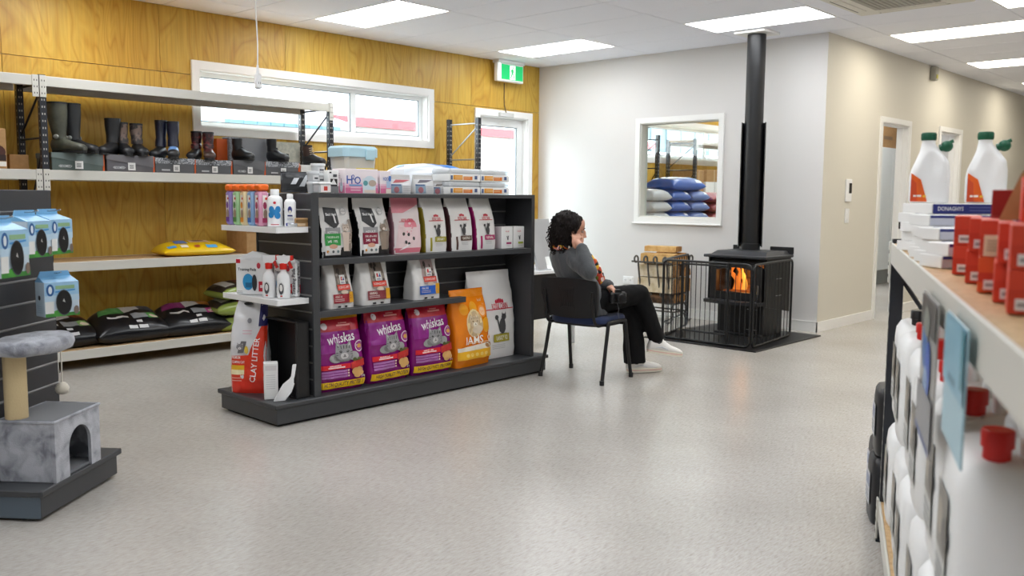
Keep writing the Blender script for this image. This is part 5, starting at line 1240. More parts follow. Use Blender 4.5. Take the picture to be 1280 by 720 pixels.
# ================================================================== WOOD BURNER
t = thing('hearth_plate', 'black floor plate under the wood burner', 'hearth', (6.97, 3.64, 0))
G().bbox(0, 0, 0, 1.30, 1.16, .012, .003).build('plate', mat('hearth_black', '101012', .4), t)
M_STOVE = mat('stove_black_paint', '111113', .45, bump=(250, .05, .002)); M_STOVEG = mat('stove_grey_top', '2a2b2f', .5)
SX, SY = 7.62, 4.215
t = thing('wood_burner', 'black wood burning stove with a lit fire behind glass', 'stove', (SX, SY, .012))
G().bbox(.10, -.24, .0, .50, .24, .33, .006).build('pedestal', M_STOVE, t)
G().bbox(.05, -.25, .0, .10, .25, .022, .004).build('pedestal_foot', M_STOVE, t)
o = G().bbox(.088, -.2, .04, .10, .06, .30, .003).build('ash_drawer', M_STOVE, t); 
g = G()
for k in range(4): g.box(.086, -.19+k*.03, .255, .0885, -.175+k*.03, .261)
g.box(.086, -.19, .06, .0885, -.08, .066); g.build('vent_slots', mat('vent_grey', '8d8f92', .4), o)
for sy in (-1, 1):
    g = G(); g.prism([(.02, .30), (.51, .22), (.51, .745), (.02, .745)], sy*.30-.006, sy*.30+.006); g.build('side_panel', M_STOVE, t)
    g = G()
    for k in range(2): g.box(.22, sy*.306-.002, .55+k*.0-k*.16, .34, sy*.306+.003, .556-k*.16)
    g.build('side_louvre', MATS['vent_grey'], t)
g = G(); g.bbox(.05, -.29, .34, .50, -.26, .72, .003); g.bbox(.05, .26, .34, .50, .29, .72, .003); g.bbox(.05, -.29, .33, .50, .29, .352, .003); g.bbox(.05, -.29, .70, .50, .29, .73, .003); g.bbox(.47, -.29, .34, .50, .29, .73, .003); g.build('firebox', M_STOVE, t)
brick_m = mat('fire_brick', 'a08a68', .9, var=(30, '7d6a4c', .35, .7)); bme = None
for r in range(4):
    for c in range(4):
        y0 = -.26+.13*c+(.0 if r % 2 else -.03)
        o = G().bbox(.42, max(y0, -.26), .352+r*.088, .47, min(y0+.126, .26), .436+r*.088, .004).build('fire_brick', brick_m, t)
# door with an arched window
g = G(); wo = [(-.205, .42), (.205, .42), (.205, .625)] + [(.205-.41*k/8, .625+.030*sin(pi*k/8)) for k in range(1, 8)] + [(-.205, .625)]
outer = [(-.275, .345), (.275, .345), (.275, .655)] + [(.275-.55*k/8, .665+.045*sin(pi*k/8)) for k in range(1, 8)] + [(-.275, .655)]
n = len(wo); vs = []
for x in (.0, .05): vs += [(x, a, b) for a, b in outer] + [(x, a, b) for a, b in wo]
fs = []
for i in range(n):
    j = (i+1) % n
    fs += [(i, j, n+j, n+i), (2*n+i, 3*n+i, 3*n+j, 2*n+j), (i, 2*n+i, 2*n+j, j), (n+i, n+j, 3*n+j, 3*n+i)]
g.add(vs, fs); dr = g.build('fire_door', M_STOVE, t, smooth=30)
G().bbox(-.012, -.27, .690, .012, .27, .712, .008).build('door_hood', M_STOVE, t)
G().prism(wo, .03, .034, 'x').build('door_glass', M_GLASS, dr)
g = G(); g.tube([(-.0, -.25, .50), (-.045, -.255, .50), (-.048, -.255, .42)], .008, 8); g.build('door_handle', M_CHROME, dr)
g = G(); rings = []
sh = [(-.01, -.31), (-.10, -.28), (-.14, -.15), (-.15, 0), (-.14, .15), (-.10, .28), (-.01, .31)]
g.prism([(x, y) for x, y in sh], .315, .345, 'z'); g.build('ash_lip', mat('stove_dark_grey', '232428', .4), t)
M_FLAME = mat('flame_orange', 'ff8a20', .5, emit=((1.0, .26, .04), .5)); M_FLAME2 = mat('flame_yellow', 'ffc050', .5, emit=((1.0, .42, .08), .6)); M_EMBER = mat('ember_log', '2a1c14', .9, emit=((1.0, .18, .02), .25))
random.seed(5)
for k, (y, h, m) in enumerate([(-.18, .25, M_FLAME), (-.14, .21, M_FLAME2), (-.10, .25, M_FLAME), (.07, .25, M_FLAME2), (.12, .26, M_FLAME), (.17, .25, M_FLAME)]):
    g = G(); g.tube(smooth_path([(.30, y, .40), (.29+random.uniform(-.03, .03), y+random.uniform(-.03, .03), .40+h*.4), (.27, y+random.uniform(-.04, .04), .40+h*.75), (.26, y+random.uniform(-.02, .03), .40+h)], 4), [(.012, .028)]*4+[(.012, .024)]*4+[(.008, .014)]*4+[(.001, .002)], 10)
    g.build('flame', m, t, smooth=80)
for k, (y, a) in enumerate(((-.1, .2), (.1, -.25), (0, .05))):
    g = G(); g.tube([(.25+.06*k, y-.16, .385+.03*(k == 2)), (.25+.06*k+a*.2, y+.16, .385+.05*(k == 2))], [.035, .03], 9); g.build('burning_log', M_EMBER, t, smooth=50)
fl_ = bpy.data.lights.new('fire_glow', 'POINT'); fl_.energy = 1.0; fl_.color = (1, .42, .12); fl_.shadow_soft_size = .08
fo = bpy.data.objects.new('fire_glow', fl_); COL.objects.link(fo); fo.parent = t; fo.location = (.22, 0, .56)
g = G(); g.bbox(-.05, -.325, .745, .53, .325, .772, .006); g.build('top_plate', M_STOVEG, t)
g = G(); g.loft([[(.03, -.29, .772), (.52, -.29, .772), (.52, .29, .772), (.03, .29, .772)], [(.10, -.26, .806), (.515, -.26, .806), (.515, .26, .806), (.10, .26, .806)]]); g.build('cook_top', M_STOVEG, t)
for a, b in ((-.325, -.08), (.17, .325)): G().bbox(.515, a, .772, .528, b, .842, .004).build('rear_flange', M_STOVE, t)
M_FLUE = mat('flue_black', '101114', .4)
t = thing('stove_flue', 'tall black flue pipe rising from the wood burner to the ceiling', 'flue', (8.045, 4.305, .818))
G().lathe([(.098, 0), (.098, .06), (.088, .066), (.088, 2.10)], 28).build('flue_pipe', M_FLUE, t, smooth=40)
g = G(); sec = []
for z in (.03, 1.24):
    sec.append([(.112*cos(a), .112*sin(a), z) for a in [radians(100)+radians(340-0)*0+radians(-150+300*i/24)-radians(10)+pi*0 for i in range(25)]])
vs = sec[0]+sec[1]; nn = 25
ofs = radians(28)
vs = [((.118)*cos(ofs+radians(-112+224*i/24)), .118*sin(ofs+radians(-112+224*i/24)), z) for z in (.03, 1.24) for i in range(25)] + [((.115)*cos(ofs+radians(-112+224*i/24)), .115*sin(ofs+radians(-112+224*i/24)), z) for z in (.03, 1.24) for i in range(25)]
fs = []
for i in range(24): fs += [(i, i+1, 26+i, 25+i), (50+i, 75+i, 76+i, 51+i), (i, 50+i, 51+i, i+1), (25+i, 26+i, 76+i, 75+i)]
fs += [(0, 25, 75, 50), (24, 74, 99, 49)]
g = G(); g.add(vs, fs); g.build('heat_shield', M_FLUE, t, smooth=40)
g = G(); g.lathe([(.004, .0), (.004, .004)], 8, (0, 0, 0)); 
G().bbox(-.16, -.16, 2.075, .16, .16, 2.10, .003).build('ceiling_plate', M_TRIM, t)

# ---- fire guard
t = thing('fire_guard', 'black tubular barred fire guard standing round the wood burner', 'fire guard', (7.04, 4.2, .012))
bar_me = G().tube([(0, 0, .02), (0, 0, .725)], .0036, 6).build('guard_bar', M_BLACK, t); bar_o = bar_me; bar_me = bar_o.data; first = [True]
def guard(p0, p1, n, z0=.012, z1=.735, r=.011, rc=.05, name='panel_frame'):
    p0 = Vector((*p0, 0)); p1 = Vector((*p1, 0)); d = (p1-p0); L = d.length; d.normalize()
    def P(s, z): return p0 + d*s + Vector((0, 0, z))
    pts = []
    for cx, cz, a0 in ((L-rc, z1-rc, 0), (rc, z1-rc, 90), (rc, z0+rc, 180), (L-rc, z0+rc, 270)):
        for k in range(5):
            a = radians(a0+90*k/4); pts.append(P(cx+rc*cos(a), cz+rc*sin(a)))
    G().tube(pts, r, 8, closed=True).build(name, M_BLACK, t, smooth=60)
    for k in range(n):
        q = P(L*(k+1)/(n+1), 0)
        if first[0]: bar_o.location = q; first[0] = False
        else: part('guard_bar', bar_me, t, q)
F0, F1, F2, F3 = (0, .44), (0, .235), (0, -.235), (0, -.48)
guard(F0, (0, -.46), 17)
for y in (.235, -.235): G().tube([(0, y, .012), (0, y, .735)], .013, 8).build('gate_post', M_BLACK, t, smooth=60)
G().tube([(0, .235, .10), (0, -.235, .10)], .009, 8).build('gate_rail', M_BLACK, t, smooth=60); G().tube([(0, .235, .71), (0, -.235, .71)], .009, 8).build('gate_rail', M_BLACK, t, smooth=60)
guard((.015, .445), (.88, .72), 9); guard((.015, -.475), (.96, -.37), 10)
G().tube([(.02, .45, .14), (.88, .72, .14)], .007, 8).build('gate_rail', M_BLACK, t)
g = G(); g.bbox(-.02, -.25, .69, .02, -.22, .745, .006); g.build('gate_latch', M_BLACK, t)

# ---- log basket and logs
M_IRON = mat('wrought_iron', '5a5650', .5, .3)
t = thing('log_basket', 'wrought iron log basket with curled rod ends against the white wall', 'log basket', (7.88, 5.08, 0))
def curl(x, y, z, r=.028, dirx=-1):
    return [(x+dirx*r*(1-cos(a))*1.0, y, z+r*sin(a)) for a in [radians(q) for q in range(0, 300, 25)]]
for k in range(4):
    y = .08+k*.12
    pts = [(.12, y, .20), (.06, y, .36), (.02, y, .53), (.0, y, .66)]
    G().tube(smooth_path(pts, 4)+curl(0, y, .67, .034), .010, 8).build('rod', M_IRON, t, smooth=60)
    pts = [(.30, y, .20), (.38, y, .36), (.42, y, .53), (.44, y, .66)]
    G().tube(smooth_path(pts, 4)+curl(.44, y, .67, .034, dirx=1), .010, 8).build('rod', M_IRON, t, smooth=60)
    G().tube([(.12, y, .20), (.30, y, .20)], .009, 8).build('rod', M_IRON, t)
for x, z in ((.0, .64), (.43, .64), (.12, .205), (.30, .205)): G().tube([(x, .02, z), (x, .52, z)], .010, 8).build('rail', M_IRON, t)
for y in (.05, .49):
    for x, dx in ((.12, -1), (.30, 1)):
        G().tube(smooth_path([(x, y, .21), (x+dx*.06, y, .15), (x+dx*.02, y, .09), (x+dx*.05, y, .03), (x+dx*.11, y, .010), (x+dx*.15, y, .02)], 4), .009, 8).build('scroll_foot', M_IRON, t, smooth=60)
    G().tube([(.10, y, .12), (.32, y, .12)], .008, 8).build('rail', M_IRON, t)
for x in (.10, .32): G().tube([(x, .05, .12), (x, .49, .12)], .008, 8).build('rail', M_IRON, t)
M_WOODF = mat('split_pine', 'd9b273', .75, var=(18, 'c19352', .4, .65)); M_WOODP = mat('pale_split_wood', 'dccfb4', .75, var=(16, 'c7b592', .4, .65)); M_BARK = mat('bark_brown', '6b4f36', .9, var=(20, '3f2d20', .4, .6), bump=(40, .6, .01)); M_ENDG = mat('end_grain', 'b5813f', .8, var=(25, '8c5d2a', .4, .65))
random.seed(12)
def log(label, x, y, z, L, prof, m, rz=0, ry=0):
    t = thing('firewood_log', label, 'log', (7.88+x, 5.06+y, z), rz, 'split logs in the basket')
    n = len(prof); rings = []
    for j in range(5):
        yy = -L/2+L*j/4
        rings.append([(a*(1+.04*noise.noise(Vector((a*30, j, b*30+x)))), yy, b*(1+.05*noise.noise(Vector((b*25+z, j*1.3, a*20))))) for a, b in prof])
    g = G(); g.loft(rings, cap=False); g.build('split_face', m, t)
    g = G(); g.add(rings[0], [tuple(range(n))]); g.build('cut_end', M_ENDG, t); g = G(); g.add(rings[-1], [tuple(reversed(range(n)))]); g.build('cut_end', M_ENDG, t)
tri = lambda w, h: [(-w/2, -h*.4), (w*.1, -h*.5), (w/2, -h*.35), (w*.42, h*.1), (w*.05, h*.5), (-w*.35, h*.25)]
qd = lambda w, h: [(-w/2, -h/2), (w*.45, -h*.48), (w/2, h*.4), (w*.1, h/2), (-w*.46, h*.42)]
for lab, x, y, z, L, pf, m, rz in [
    ('round bark log at the bottom front of the basket', .13, .27, .275, .44, [(.055*cos(2*pi*i/10), .055*sin(2*pi*i/10)) for i in range(10)], M_BARK, .05),
    ('dark bark log at the bottom back of the basket', .28, .26, .28, .42, [(.06*cos(2*pi*i/10), .055*sin(2*pi*i/10)) for i in range(10)], M_BARK, -.04),
    ('pale split log with a broad face at the front of the basket', .10, .25, .42, .44, qd(.11, .16), M_WOODP, .03),
    ('brown bark log in the middle of the basket', .23, .26, .41, .42, tri(.13, .14), M_BARK, -.05),
    ('amber split log at the back of the basket', .35, .25, .42, .42, qd(.11, .15), M_WOODF, .02),
    ('pale split log just under the rail of the basket', .12, .25, .575, .44, qd(.14, .13), M_WOODP, -.04),
    ('brown split log at the back, level with the rail', .31, .24, .57, .42, tri(.16, .13), M_BARK, .06),
    ('golden split log on top, front of the basket', .13, .24, .70, .40, qd(.17, .11), M_WOODF, .06),
    ('golden split log on top, back of the basket', .30, .22, .70, .38, tri(.15, .12), M_ENDG, -.08),
    ('flat golden log lying topmost on the pile', .20, .26, .80, .36, qd(.17, .06), M_WOODF, .18)]:
    log(lab, x, y+.02, z-.02, L, pf, m, rz)

# ================================================================== STOREROOM BEHIND THE INTERNAL WINDOW
rack('storage_rack', 'rack frame at the left of the storeroom, seen through the internal window', (8.78, 6.89, 0), 0, 1.51, .5, [.15, .815], 2.165, end_posts=(False, True))
rack('storage_rack', 'rack at the right of the storeroom with cartons, seen through the internal window', (11.20, 6.89, 0), 0, 2.3, .5, [.15, .815, 1.36, 2.155], 2.165)
t = thing('workbench', 'plain bench in the storeroom carrying the stacked bags', 'bench', (8.95, 6.15, 0))
G().bbox(0, 0, .98, 2.5, .62, 1.01, .004).build('bench_top', M_BOARD, t)
for x in (.03, 2.42):
    for y in (.03, .54): G().bbox(x, y, 0, x+.05, y+.05, .98, .003).build('leg', M_POST, t)
def plain_paint(c1, c2):
    def paint(p):
        p.quad((-.8,.15),(.1,.1),(.1,.5),(-.8,.6), c1); p.quad((.1,.1),(.8,.15),(.8,.6),(.1,.5), c2); p.rect(.4, .02, .75, .09, 'e6ecf2')
    return paint
M_BLUEF = mat('blue_bag_film', '3d68c0', .3); M_REDF = mat('dusty_red_film', '9a4a4e', .3)
for k in range(3):
    nm = ['lowest', 'middle', 'upper'][k]; z = 1.01+k*.135
    pillow('feed_bag', nm+' white bag of the left stack in the storeroom', 'bag', (9.36, 6.43, z), 0, .45, .42, .145, mat('white_woven', 'dedee2', .5), plain_paint('e6d9dc', 'd5dde6'), 'storeroom white bags', 90+k)
    pillow('feed_bag', nm+' blue bag of the left blue stack in the storeroom', 'bag', (9.80, 6.43, z), 0, .45, .43, .145, M_BLUEF, plain_paint('4a7ad0', '2f56ac'), 'storeroom blue bags', 93+k)
    pillow('feed_bag', nm+' blue bag of the right blue stack in the storeroom', 'bag', (10.26, 6.43, z), 0, .45, .43, .145, mat('pale_blue_film', '7388c4', .3), plain_paint('8ea4d8', '5b74b8'), 'storeroom blue bags', 96+k)
pillow('feed_bag', 'blue and white bag lying topmost across the blue stacks in the storeroom', 'bag', (9.98, 6.43, 1.415), 0, .45, .78, .17, M_BLUEF, plain_paint('e2e9f2', '7fa6e0'), None, 99)
for k in range(3): pillow('feed_bag', ['lowest', 'middle', 'top'][k]+' dusty red bag of the right stack in the storeroom', 'bag', (10.80, 6.43, 1.01+k*.125), 0, .45, .50, .135, M_REDF, plain_paint('a9696c', '8a3a40'), 'storeroom red bags', 101+k)
for lab, x, z, w, h, m in (('tall brown carton on the storeroom rack', 11.26, 1.36, .28, .36, M_CARD), ('white carton on the storeroom rack beside the tall brown carton', 11.60, 1.36, .5, .20, M_PAPER), ('brown carton on top of the white storeroom carton', 11.62, 1.56, .42, .18, M_CARD)):
    t = thing('cardboard_box', lab, 'box', (x, 6.95, z)); G().bbox(0, 0, 0, w, .36, h, .004).build('carton', m, t)
    pr = Pr(plane((w/2, -.0004, 0), (1,0,0), (0,0,1)), w, h); pr.rect(-.06, 0, .06, 1, 'cbb083' if m is M_CARD else 'cfcfcc'); pr.build(t)
# ================================================================== RIGHT FOREGROUND RACK
RA = radians(203.0)
def RP(a, b, z=0.0):      # a: along the rack towards the viewpoint, b: into the rack
    return Vector((3.46, 1.26, z)) + Vector((cos(RA)*a - sin(RA)*b, sin(RA)*a + cos(RA)*b, 0))
rack('storage_rack', 'white beamed rack with a particle board shelf in the right foreground', (3.46, 1.26, 0), RA, 3.3, .6, [.16, 1.158], 1.172, beam=.078)
ZS = 1.158
M_REDC = mat('red_carton', 'd5432a', .5); M_REDC2 = mat('orange_red_carton', 'dc5726', .5)
def red_box(label, a, b, z, w=.050, h=.0635, d=.15, m=None, rot=-8):
    t = thing('red_carton', label, 'box', RP(a, b, z), RA+radians(rot), 'small red cartons on the foreground rack')
    G().bbox(-d, 0, .0005, 0, w, h, .0012).build('carton', m or M_REDC, t)
    pr = Pr(plane((.0004, w/2, 0), (0,1,0), (0,0,1)), w, h); pr.rect(-.99, .30, .99, .56, 'c93a24'); pr.rect(-.62, .10, .36, .36, 'e6e0e0'); pr.rect(-.5, .18, .24, .27, '9a9296'); pr.build(t)
cols = [(1.52, .044), (1.735, .044), (1.925, .041), (2.085, .043), (2.245, .038)]
nm = ['farthest', 'second', 'middle', 'fourth', 'nearest']
for i, (a, b) in enumerate(cols):
    for k in range(2):
        red_box('%s red carton of the %s layer in the row on the foreground shelf' % (nm[i], ['lower', 'upper'][k]), a+.02*(k*(i % 2)), b, ZS+k*.0637, m=M_REDC2 if (i == 2 and k == 0) else None)
for i, (a, b, w, h) in enumerate(((2.03, .085, .10, .075), (2.20, .10, .11, .075))):
    red_box(['red carton of the third layer, farther one', 'red carton of the third layer, nearer one'][i], a, b, ZS+.1275, w, h)
red_box('tall red carton standing topmost at the right picture edge', 2.20, .11, ZS+.2035, .10, .075)
t = thing('price_card', 'small cream price card stuck on the upper red cartons', 'card', RP(1.945, .045, ZS+.066), RA+radians(-8))
G().bbox(.0012, 0, 0, .0024, .03, .036, .0004).build('card', mat('cream_card', 'e3d3b4', .6), t)
pr = Pr(plane((.0026, .015, 0), (0,1,0), (0,0,1)), .03, .036); pr.lines(-.7, .6, [.25, .4, .55, .7], .06, 'a89878'); pr.build(t)
t = thing('opened_carton', 'dark red opened carton end standing between the stacks', 'carton', RP(1.72, .085, ZS+.1275), RA+radians(-8))
G().bbox(-.03, 0, 0, -.022, .045, .055, .002).build('lid_panel', mat('dark_red_card', '96190f', .5), t); G().bbox(-.022, 0, 0, .0, .045, .004, .001).build('lid_fold', MATS['dark_red_card'], t)
t = thing('carton_flap', 'brown cardboard display flap leaning on the red cartons', 'cardboard', RP(1.90, .072, ZS+.1275), RA+radians(-8))
g = G(); g.prism([(0, 0), (.045, 0), (.075, .11), (.062, .125), (.03, .08)], -.004, 0, 'x'); g.build('flap', M_CARD, t)
# white and blue cartons
def blue_box(label, a, b, z, L=.10, w=.185, h=.03, text=False):
    t = thing('blue_end_carton', label, 'box', RP(a, b, z), RA+radians(24), 'flat white cartons with navy ends')
    G().bbox(-L, 0, .0004, 0, w, h-.0004, .001).build('carton', M_PAPER, t)
    pr = Pr(plane((.0004, w/2, 0), (0,1,0), (0,0,1)), w, h); pr.rect(-.98, .04, .98, .96, '232c7c' if text else 'c3c6d4'); 
    if text: pr.text('DONAGHYS', -.4, .52, .012, 'e8eaf2', fit=.42); pr.lines(.2, .9, [.3, .6], .1, '5a64a0')
    else: pr.rect(-.98, .72, .98, .96, '232c7c'); pr.rect(-.1, .04, .98, .96, '232c7c')
    pr.build(t)
lay = [('far', .60, .035, 5), ('second', .80, .055, 5), ('third', 1.00, .045, 4), ('fourth', 1.18, .045, 3), ('near', 1.36, .045, 2)]
for n_, a, b, k in lay:
    for j in range(k):
        blue_box('flat white carton, layer %s from the bottom of the %s column' % (['one', 'two', 'three', 'four', 'five'][j], n_), a+.012*((j*7) % 3-1), b+.006*((j*5) % 3-1), ZS+.0302*j, text=(j == k-1 and n_ == 'second'))
for j in range(5): blue_box('flat white carton, layer %s from the bottom of the rear column' % ['one', 'two', 'three', 'four', 'five'][j], .66, .225+.004*(j % 2), ZS+.0302*j, w=.19)
# big white jugs with green caps
M_JUG = mat('jug_white', 'f1f2f2', .35); M_GRN = mat('cap_green', '0d5a3e', .4)
def jug(label, a, b, z):
    t = thing('chemical_jug', label, 'jug', RP(a, b, z), RA+radians(-6), 'white jugs with green caps')
    rings = []
    for zz, c0, hw, hd in ((0, 0, .070, .046), (.006, 0, .075, .05), (.10, 0, .076, .05), (.13, .002, .073, .05), (.165, .006, .062, .045), (.20, .000, .042, .036), (.222, -.008, .030, .028), (.232, -.01, .026, .026), (.255, -.01, .025, .025)):
        ring = []
        for i in range(28):
            c, s_ = cos(2*pi*i/28), sin(2*pi*i/28); e = 2/3.2 if zz < .17 else 2/2.2
            x = hd*math.copysign(abs(c)**e, c); y = c0 + hw*math.copysign(abs(s_)**e, s_)
            dd = ((y-.012)/.022)**2 + ((zz-.145)/.05)**2
            if dd < 2.5: x *= 1-.42*math.exp(-dd*1.2)
            ring.append((x*.78, y*.78, zz*.81))
        rings.append(ring)
    G().loft([r for k in range(len(rings)) for r in ([rings[k]] if k == len(rings)-1 else [[tuple(p[q]*(1-f)+p2[q]*f for q in range(3)) for p, p2 in zip(rings[k], rings[k+1])] for f in (0, .34, .67)])]).build('jug_body', M_JUG, t, smooth=60)
    J = Matrix.Diagonal((.78, .78, .81, 1))
    g = G(); g.M = J; g.lathe([(.027, .245), (.029, .248), (.029, .272), (.026, .276)], 20, (0, -.01, 0)); c_ = g.build('cap', M_GRN, t, smooth=40)
    g = G(); g.M = J
    for i in range(20): a_ = 2*pi*i/20; g.box(.0285*cos(a_)-.0012, -.01+.0285*sin(a_)-.0012, .250, .0285*cos(a_)+.0012, -.01+.0285*sin(a_)+.0012, .271)
    g.build('cap_ribs', M_GRN, c_)
    g = G(); g.M = J; g.ell((.0, .058, .222), (.020, .024, .022), nu=16, nv=10); g.build('measuring_cap', M_GRN, t, smooth=60)
    g = G(); g.M = J; g.tube([(0, .065, .235), (0, .082, .243)], .007, 8); g.tube([(0, .03, .215), (0, .05, .22)], .014, 10); g.build('pour_spout', M_GRN, t)
    f = lambda u, v, off: J @ Vector((.051+off-.035*max(0, abs(u+.0)/.076-.55), u, v))
    pr = Pr(f, .15, .13, .012); pr.quad((-.9,.04),(-.05,.04),(-.4,.7),(-.9,.9), 'e2601c'); pr.quad((-.9,.04),(-.55,.04),(-.62,.6),(-.9,.75), 'cf4a22'); pr.rect(-.75, .18, -.35, .24, 'f2e6dc'); pr.ell(-.2, .2, .007, .005, 'e8b63a', 8); pr.build(t, 'wrap_label')
jug('white jug with a green cap standing on the flat cartons, left one', .50, .075, ZS+.152)
jug('white jug with a green cap standing on the flat cartons, right one', .50, .238, ZS+.152)
# jerry cans on the lower shelf
M_CAN = mat('jerrycan_white', 'f4f5f5', .4)
def jerry(name, label, a, b, z, cap, h=.378, w=.28, d=.23, m=None, grp='white jerry cans on the lower rack shelf', rz=0.0, prn=True):
    t = thing(name, label, 'jerry can', RP(a, b, z), RA+rz, grp)
    m = m or M_CAN
    rings = []
    for zz, k in ((0, .93), (.012, .98), (h*.3, 1), (h*.72, 1), (h*.82, .97), (h*.88, .86), (h*.90, .72), (h*.905, .3)):
        rings.append([(w/2*k*math.copysign(abs(cos(2*pi*i/32))**.42, cos(2*pi*i/32)), d/2*k*math.copysign(abs(sin(2*pi*i/32))**.42, sin(2*pi*i/32)), zz) for i in range(32)])
    G().loft(rings).build('can_body', m, t, smooth=50)
    g = G(); g.tube(smooth_path([(-w*.32, 0, h*.88), (-w*.28, 0, h*.99), (0, 0, h*1.03), (w*.2, 0, h*.99), (w*.24, 0, h*.88)], 4), (.014), 10); g.build('handle', m, t, smooth=60)
    g = G(); g.lathe([(.022, h*.88), (.022, h*.95), (.026, h*.952), (.026, h*1.02), (.024, h*1.03)], 16, (w*.30, -d*.22, 0)); g.build('cap', cap, t, smooth=40)
    if prn:
        pr = Pr(plane((0, -d/2-.0012, 0), (1,0,0), (0,0,1)), w, h, 5)
        pr.rect(-.5, .16, .5, .68, 'cfd0cc'); pr.rect(-.5, .36, .5, .68, '7d7870'); pr.ell(-.2, .52, .035, .035, 'a59c8c'); pr.ell(.3, .48, .04, .03, '4a463f'); pr.lines(-.4, .4, [.2, .25, .3], .015, '8f9296'); pr.build(t, 'front_label')
M_CAPR = mat('cap_red', 'd3201a', .4); M_CAPK = mat('cap_black', '17171a', .4)
order = ['first', 'second', 'third', 'fourth', 'fifth', 'sixth', 'seventh']
for i in range(7):
    a = .22+.34*i
    jerry('jerry_can', '%s lower white jerry can counting from the far rack post' % order[i], a, .122+.008*(i % 2), .16, M_CAPR if i > 1 else M_CAPK)
    if i < 6: jerry('jerry_can', '%s upper white jerry can counting from the far rack post' % order[i], a+.03, .130-.008*(i % 2), .16+.392, M_CAPR if i else M_CAPK)
for i in range(4):
    jerry('jerry_can', '%s white jerry can of the upper back row behind the red capped front row' % order[i], .85+.36*i, .44, .552, M_CAPR)
    jerry('jerry_can', '%s white jerry can of the lower back row' % order[i], .85+.36*i, .44, .16, M_CAPR)
t = thing('spray_drum', 'pale drum with a grey handle and black lid in the near right corner', 'drum', RP(2.42, .18, .52), RA)
G().lathe([(.13, 0), (.14, .01), (.14, .27), (.12, .30), (.06, .31)], 28).build('drum_body', M_CAN, t, smooth=40)
G().lathe([(.062, .30), (.066, .305), (.066, .335), (.06, .34)], 20, (0, .02, 0)).build('lid', M_CAPK, t, smooth=40)
G().tube(smooth_path([(-.12, -.08, .26), (-.05, -.09, .37), (.06, -.08, .39), (.13, -.05, .30)], 5), (.02), 10).build('handle', mat('handle_grey', '8f8a80', .5), t, smooth=60)
# signs hanging from the shelf edge
t = thing('hanging_poster', 'grey and blue poster hanging from the foreground shelf edge', 'poster', RP(1.60, -.013, .84), RA)
G().bbox(0, -.003, 0, .30, 0, .29, .0008).build('poster_sheet', mat('poster_grey', 'a7a6a4', .3), t)
pr = Pr(plane((.15, -.0034, 0), (1,0,0), (0,0,1)), .30, .29, 5); pr.rect(-.98, .75, .98, .98, '55524f'); pr.ell(-.3, .65, .05, .05, '3f6fb0'); pr.ell(.2, .5, .05, .06, '3a63c0'); pr.ell(.0, .42, .04, .03, '88a8d0'); pr.ell(-.1, .82, .06, .03, '8a8f86'); pr.rect(-.98, .05, .98, .36, '8d8f93'); pr.rect(-.98, .0, .98, .05, '3d4f86'); pr.build(t)
t = thing('hanging_poster', 'pale blue poster hanging nearer on the foreground shelf edge', 'poster', RP(2.06, -.015, .94), RA)
G().bbox(0, -.003, 0, .25, 0, .20, .0008).build('poster_sheet', mat('poster_blue', 'a4c8d6', .35), t)
pr = Pr(plane((.125, -.0034, 0), (1,0,0), (0,0,1)), .25, .20, 5); pr.rect(-.98, .45, .98, .98, '86b7cc'); pr.rect(-.4, .5, .3, .56, '5a8ca4'); pr.rect(.7, .55, .98, .98, '3f8a9c'); pr.build(t)
# black jerry cans on the floor beyond the post
M_KCAN = mat('jerrycan_black', '1b1c20', .4)
def black_can(label, x, y, z, rz):
    t = thing('jerry_can', label, 'jerry can', (x, y, z), rz, 'black jerry cans on the floor by the rack post')
    w, d, h = .22, .15, .285; rings = []
    for zz, k in ((0, .92), (.012, .98), (h*.3, 1), (h*.78, 1), (h*.9, .95), (h*.96, .82), (h*.965, .3)):
        rings.append([(w/2*k*math.copysign(abs(cos(2*pi*i/32))**.45, cos(2*pi*i/32)), d/2*k*math.copysign(abs(sin(2*pi*i/32))**.45, sin(2*pi*i/32)), zz) for i in range(32)])
    G().loft(rings).build('can_body', M_KCAN, t, smooth=50)
    G().tube(smooth_path([(-w*.3, 0, h*.93), (-w*.25, 0, h*.99), (.02, 0, h*.995), (w*.2, 0, h*.93)], 4), .012, 8).build('handle', M_KCAN, t, smooth=60)
    G().lathe([(.02, h*.92), (.024, h*.94), (.024, h*.995), (.02, h)], 14, (w*.33, 0, 0)).build('cap', M_CAPK, t, smooth=40)
    pr = Pr(plane((0, -d/2-.001, 0), (1,0,0), (0,0,1)), w, h, 5); pr.rect(-.6, .25, .6, .72, 'cfd2d8'); pr.rect(-.5, .5, .5, .66, '8792ae'); pr.lines(-.5, .4, [.3, .36, .42], .02, '7d8088'); pr.build(t, 'front_label')
black_can('lower black jerry can standing on the floor against the rack post', 3.46+.917*.235+.399*.045, 1.26+.399*.235-.917*.045, 0, RA+radians(4))
black_can('upper black jerry can stacked on the other by the rack post', 3.46+.917*.235+.399*.055, 1.26+.399*.235-.917*.055, .286, RA+radians(2))
black_can('single black jerry can standing farthest by the rack end', 3.46+.917*.52+.399*.06, 1.26+.399*.52-.917*.06, 0, RA+radians(6))
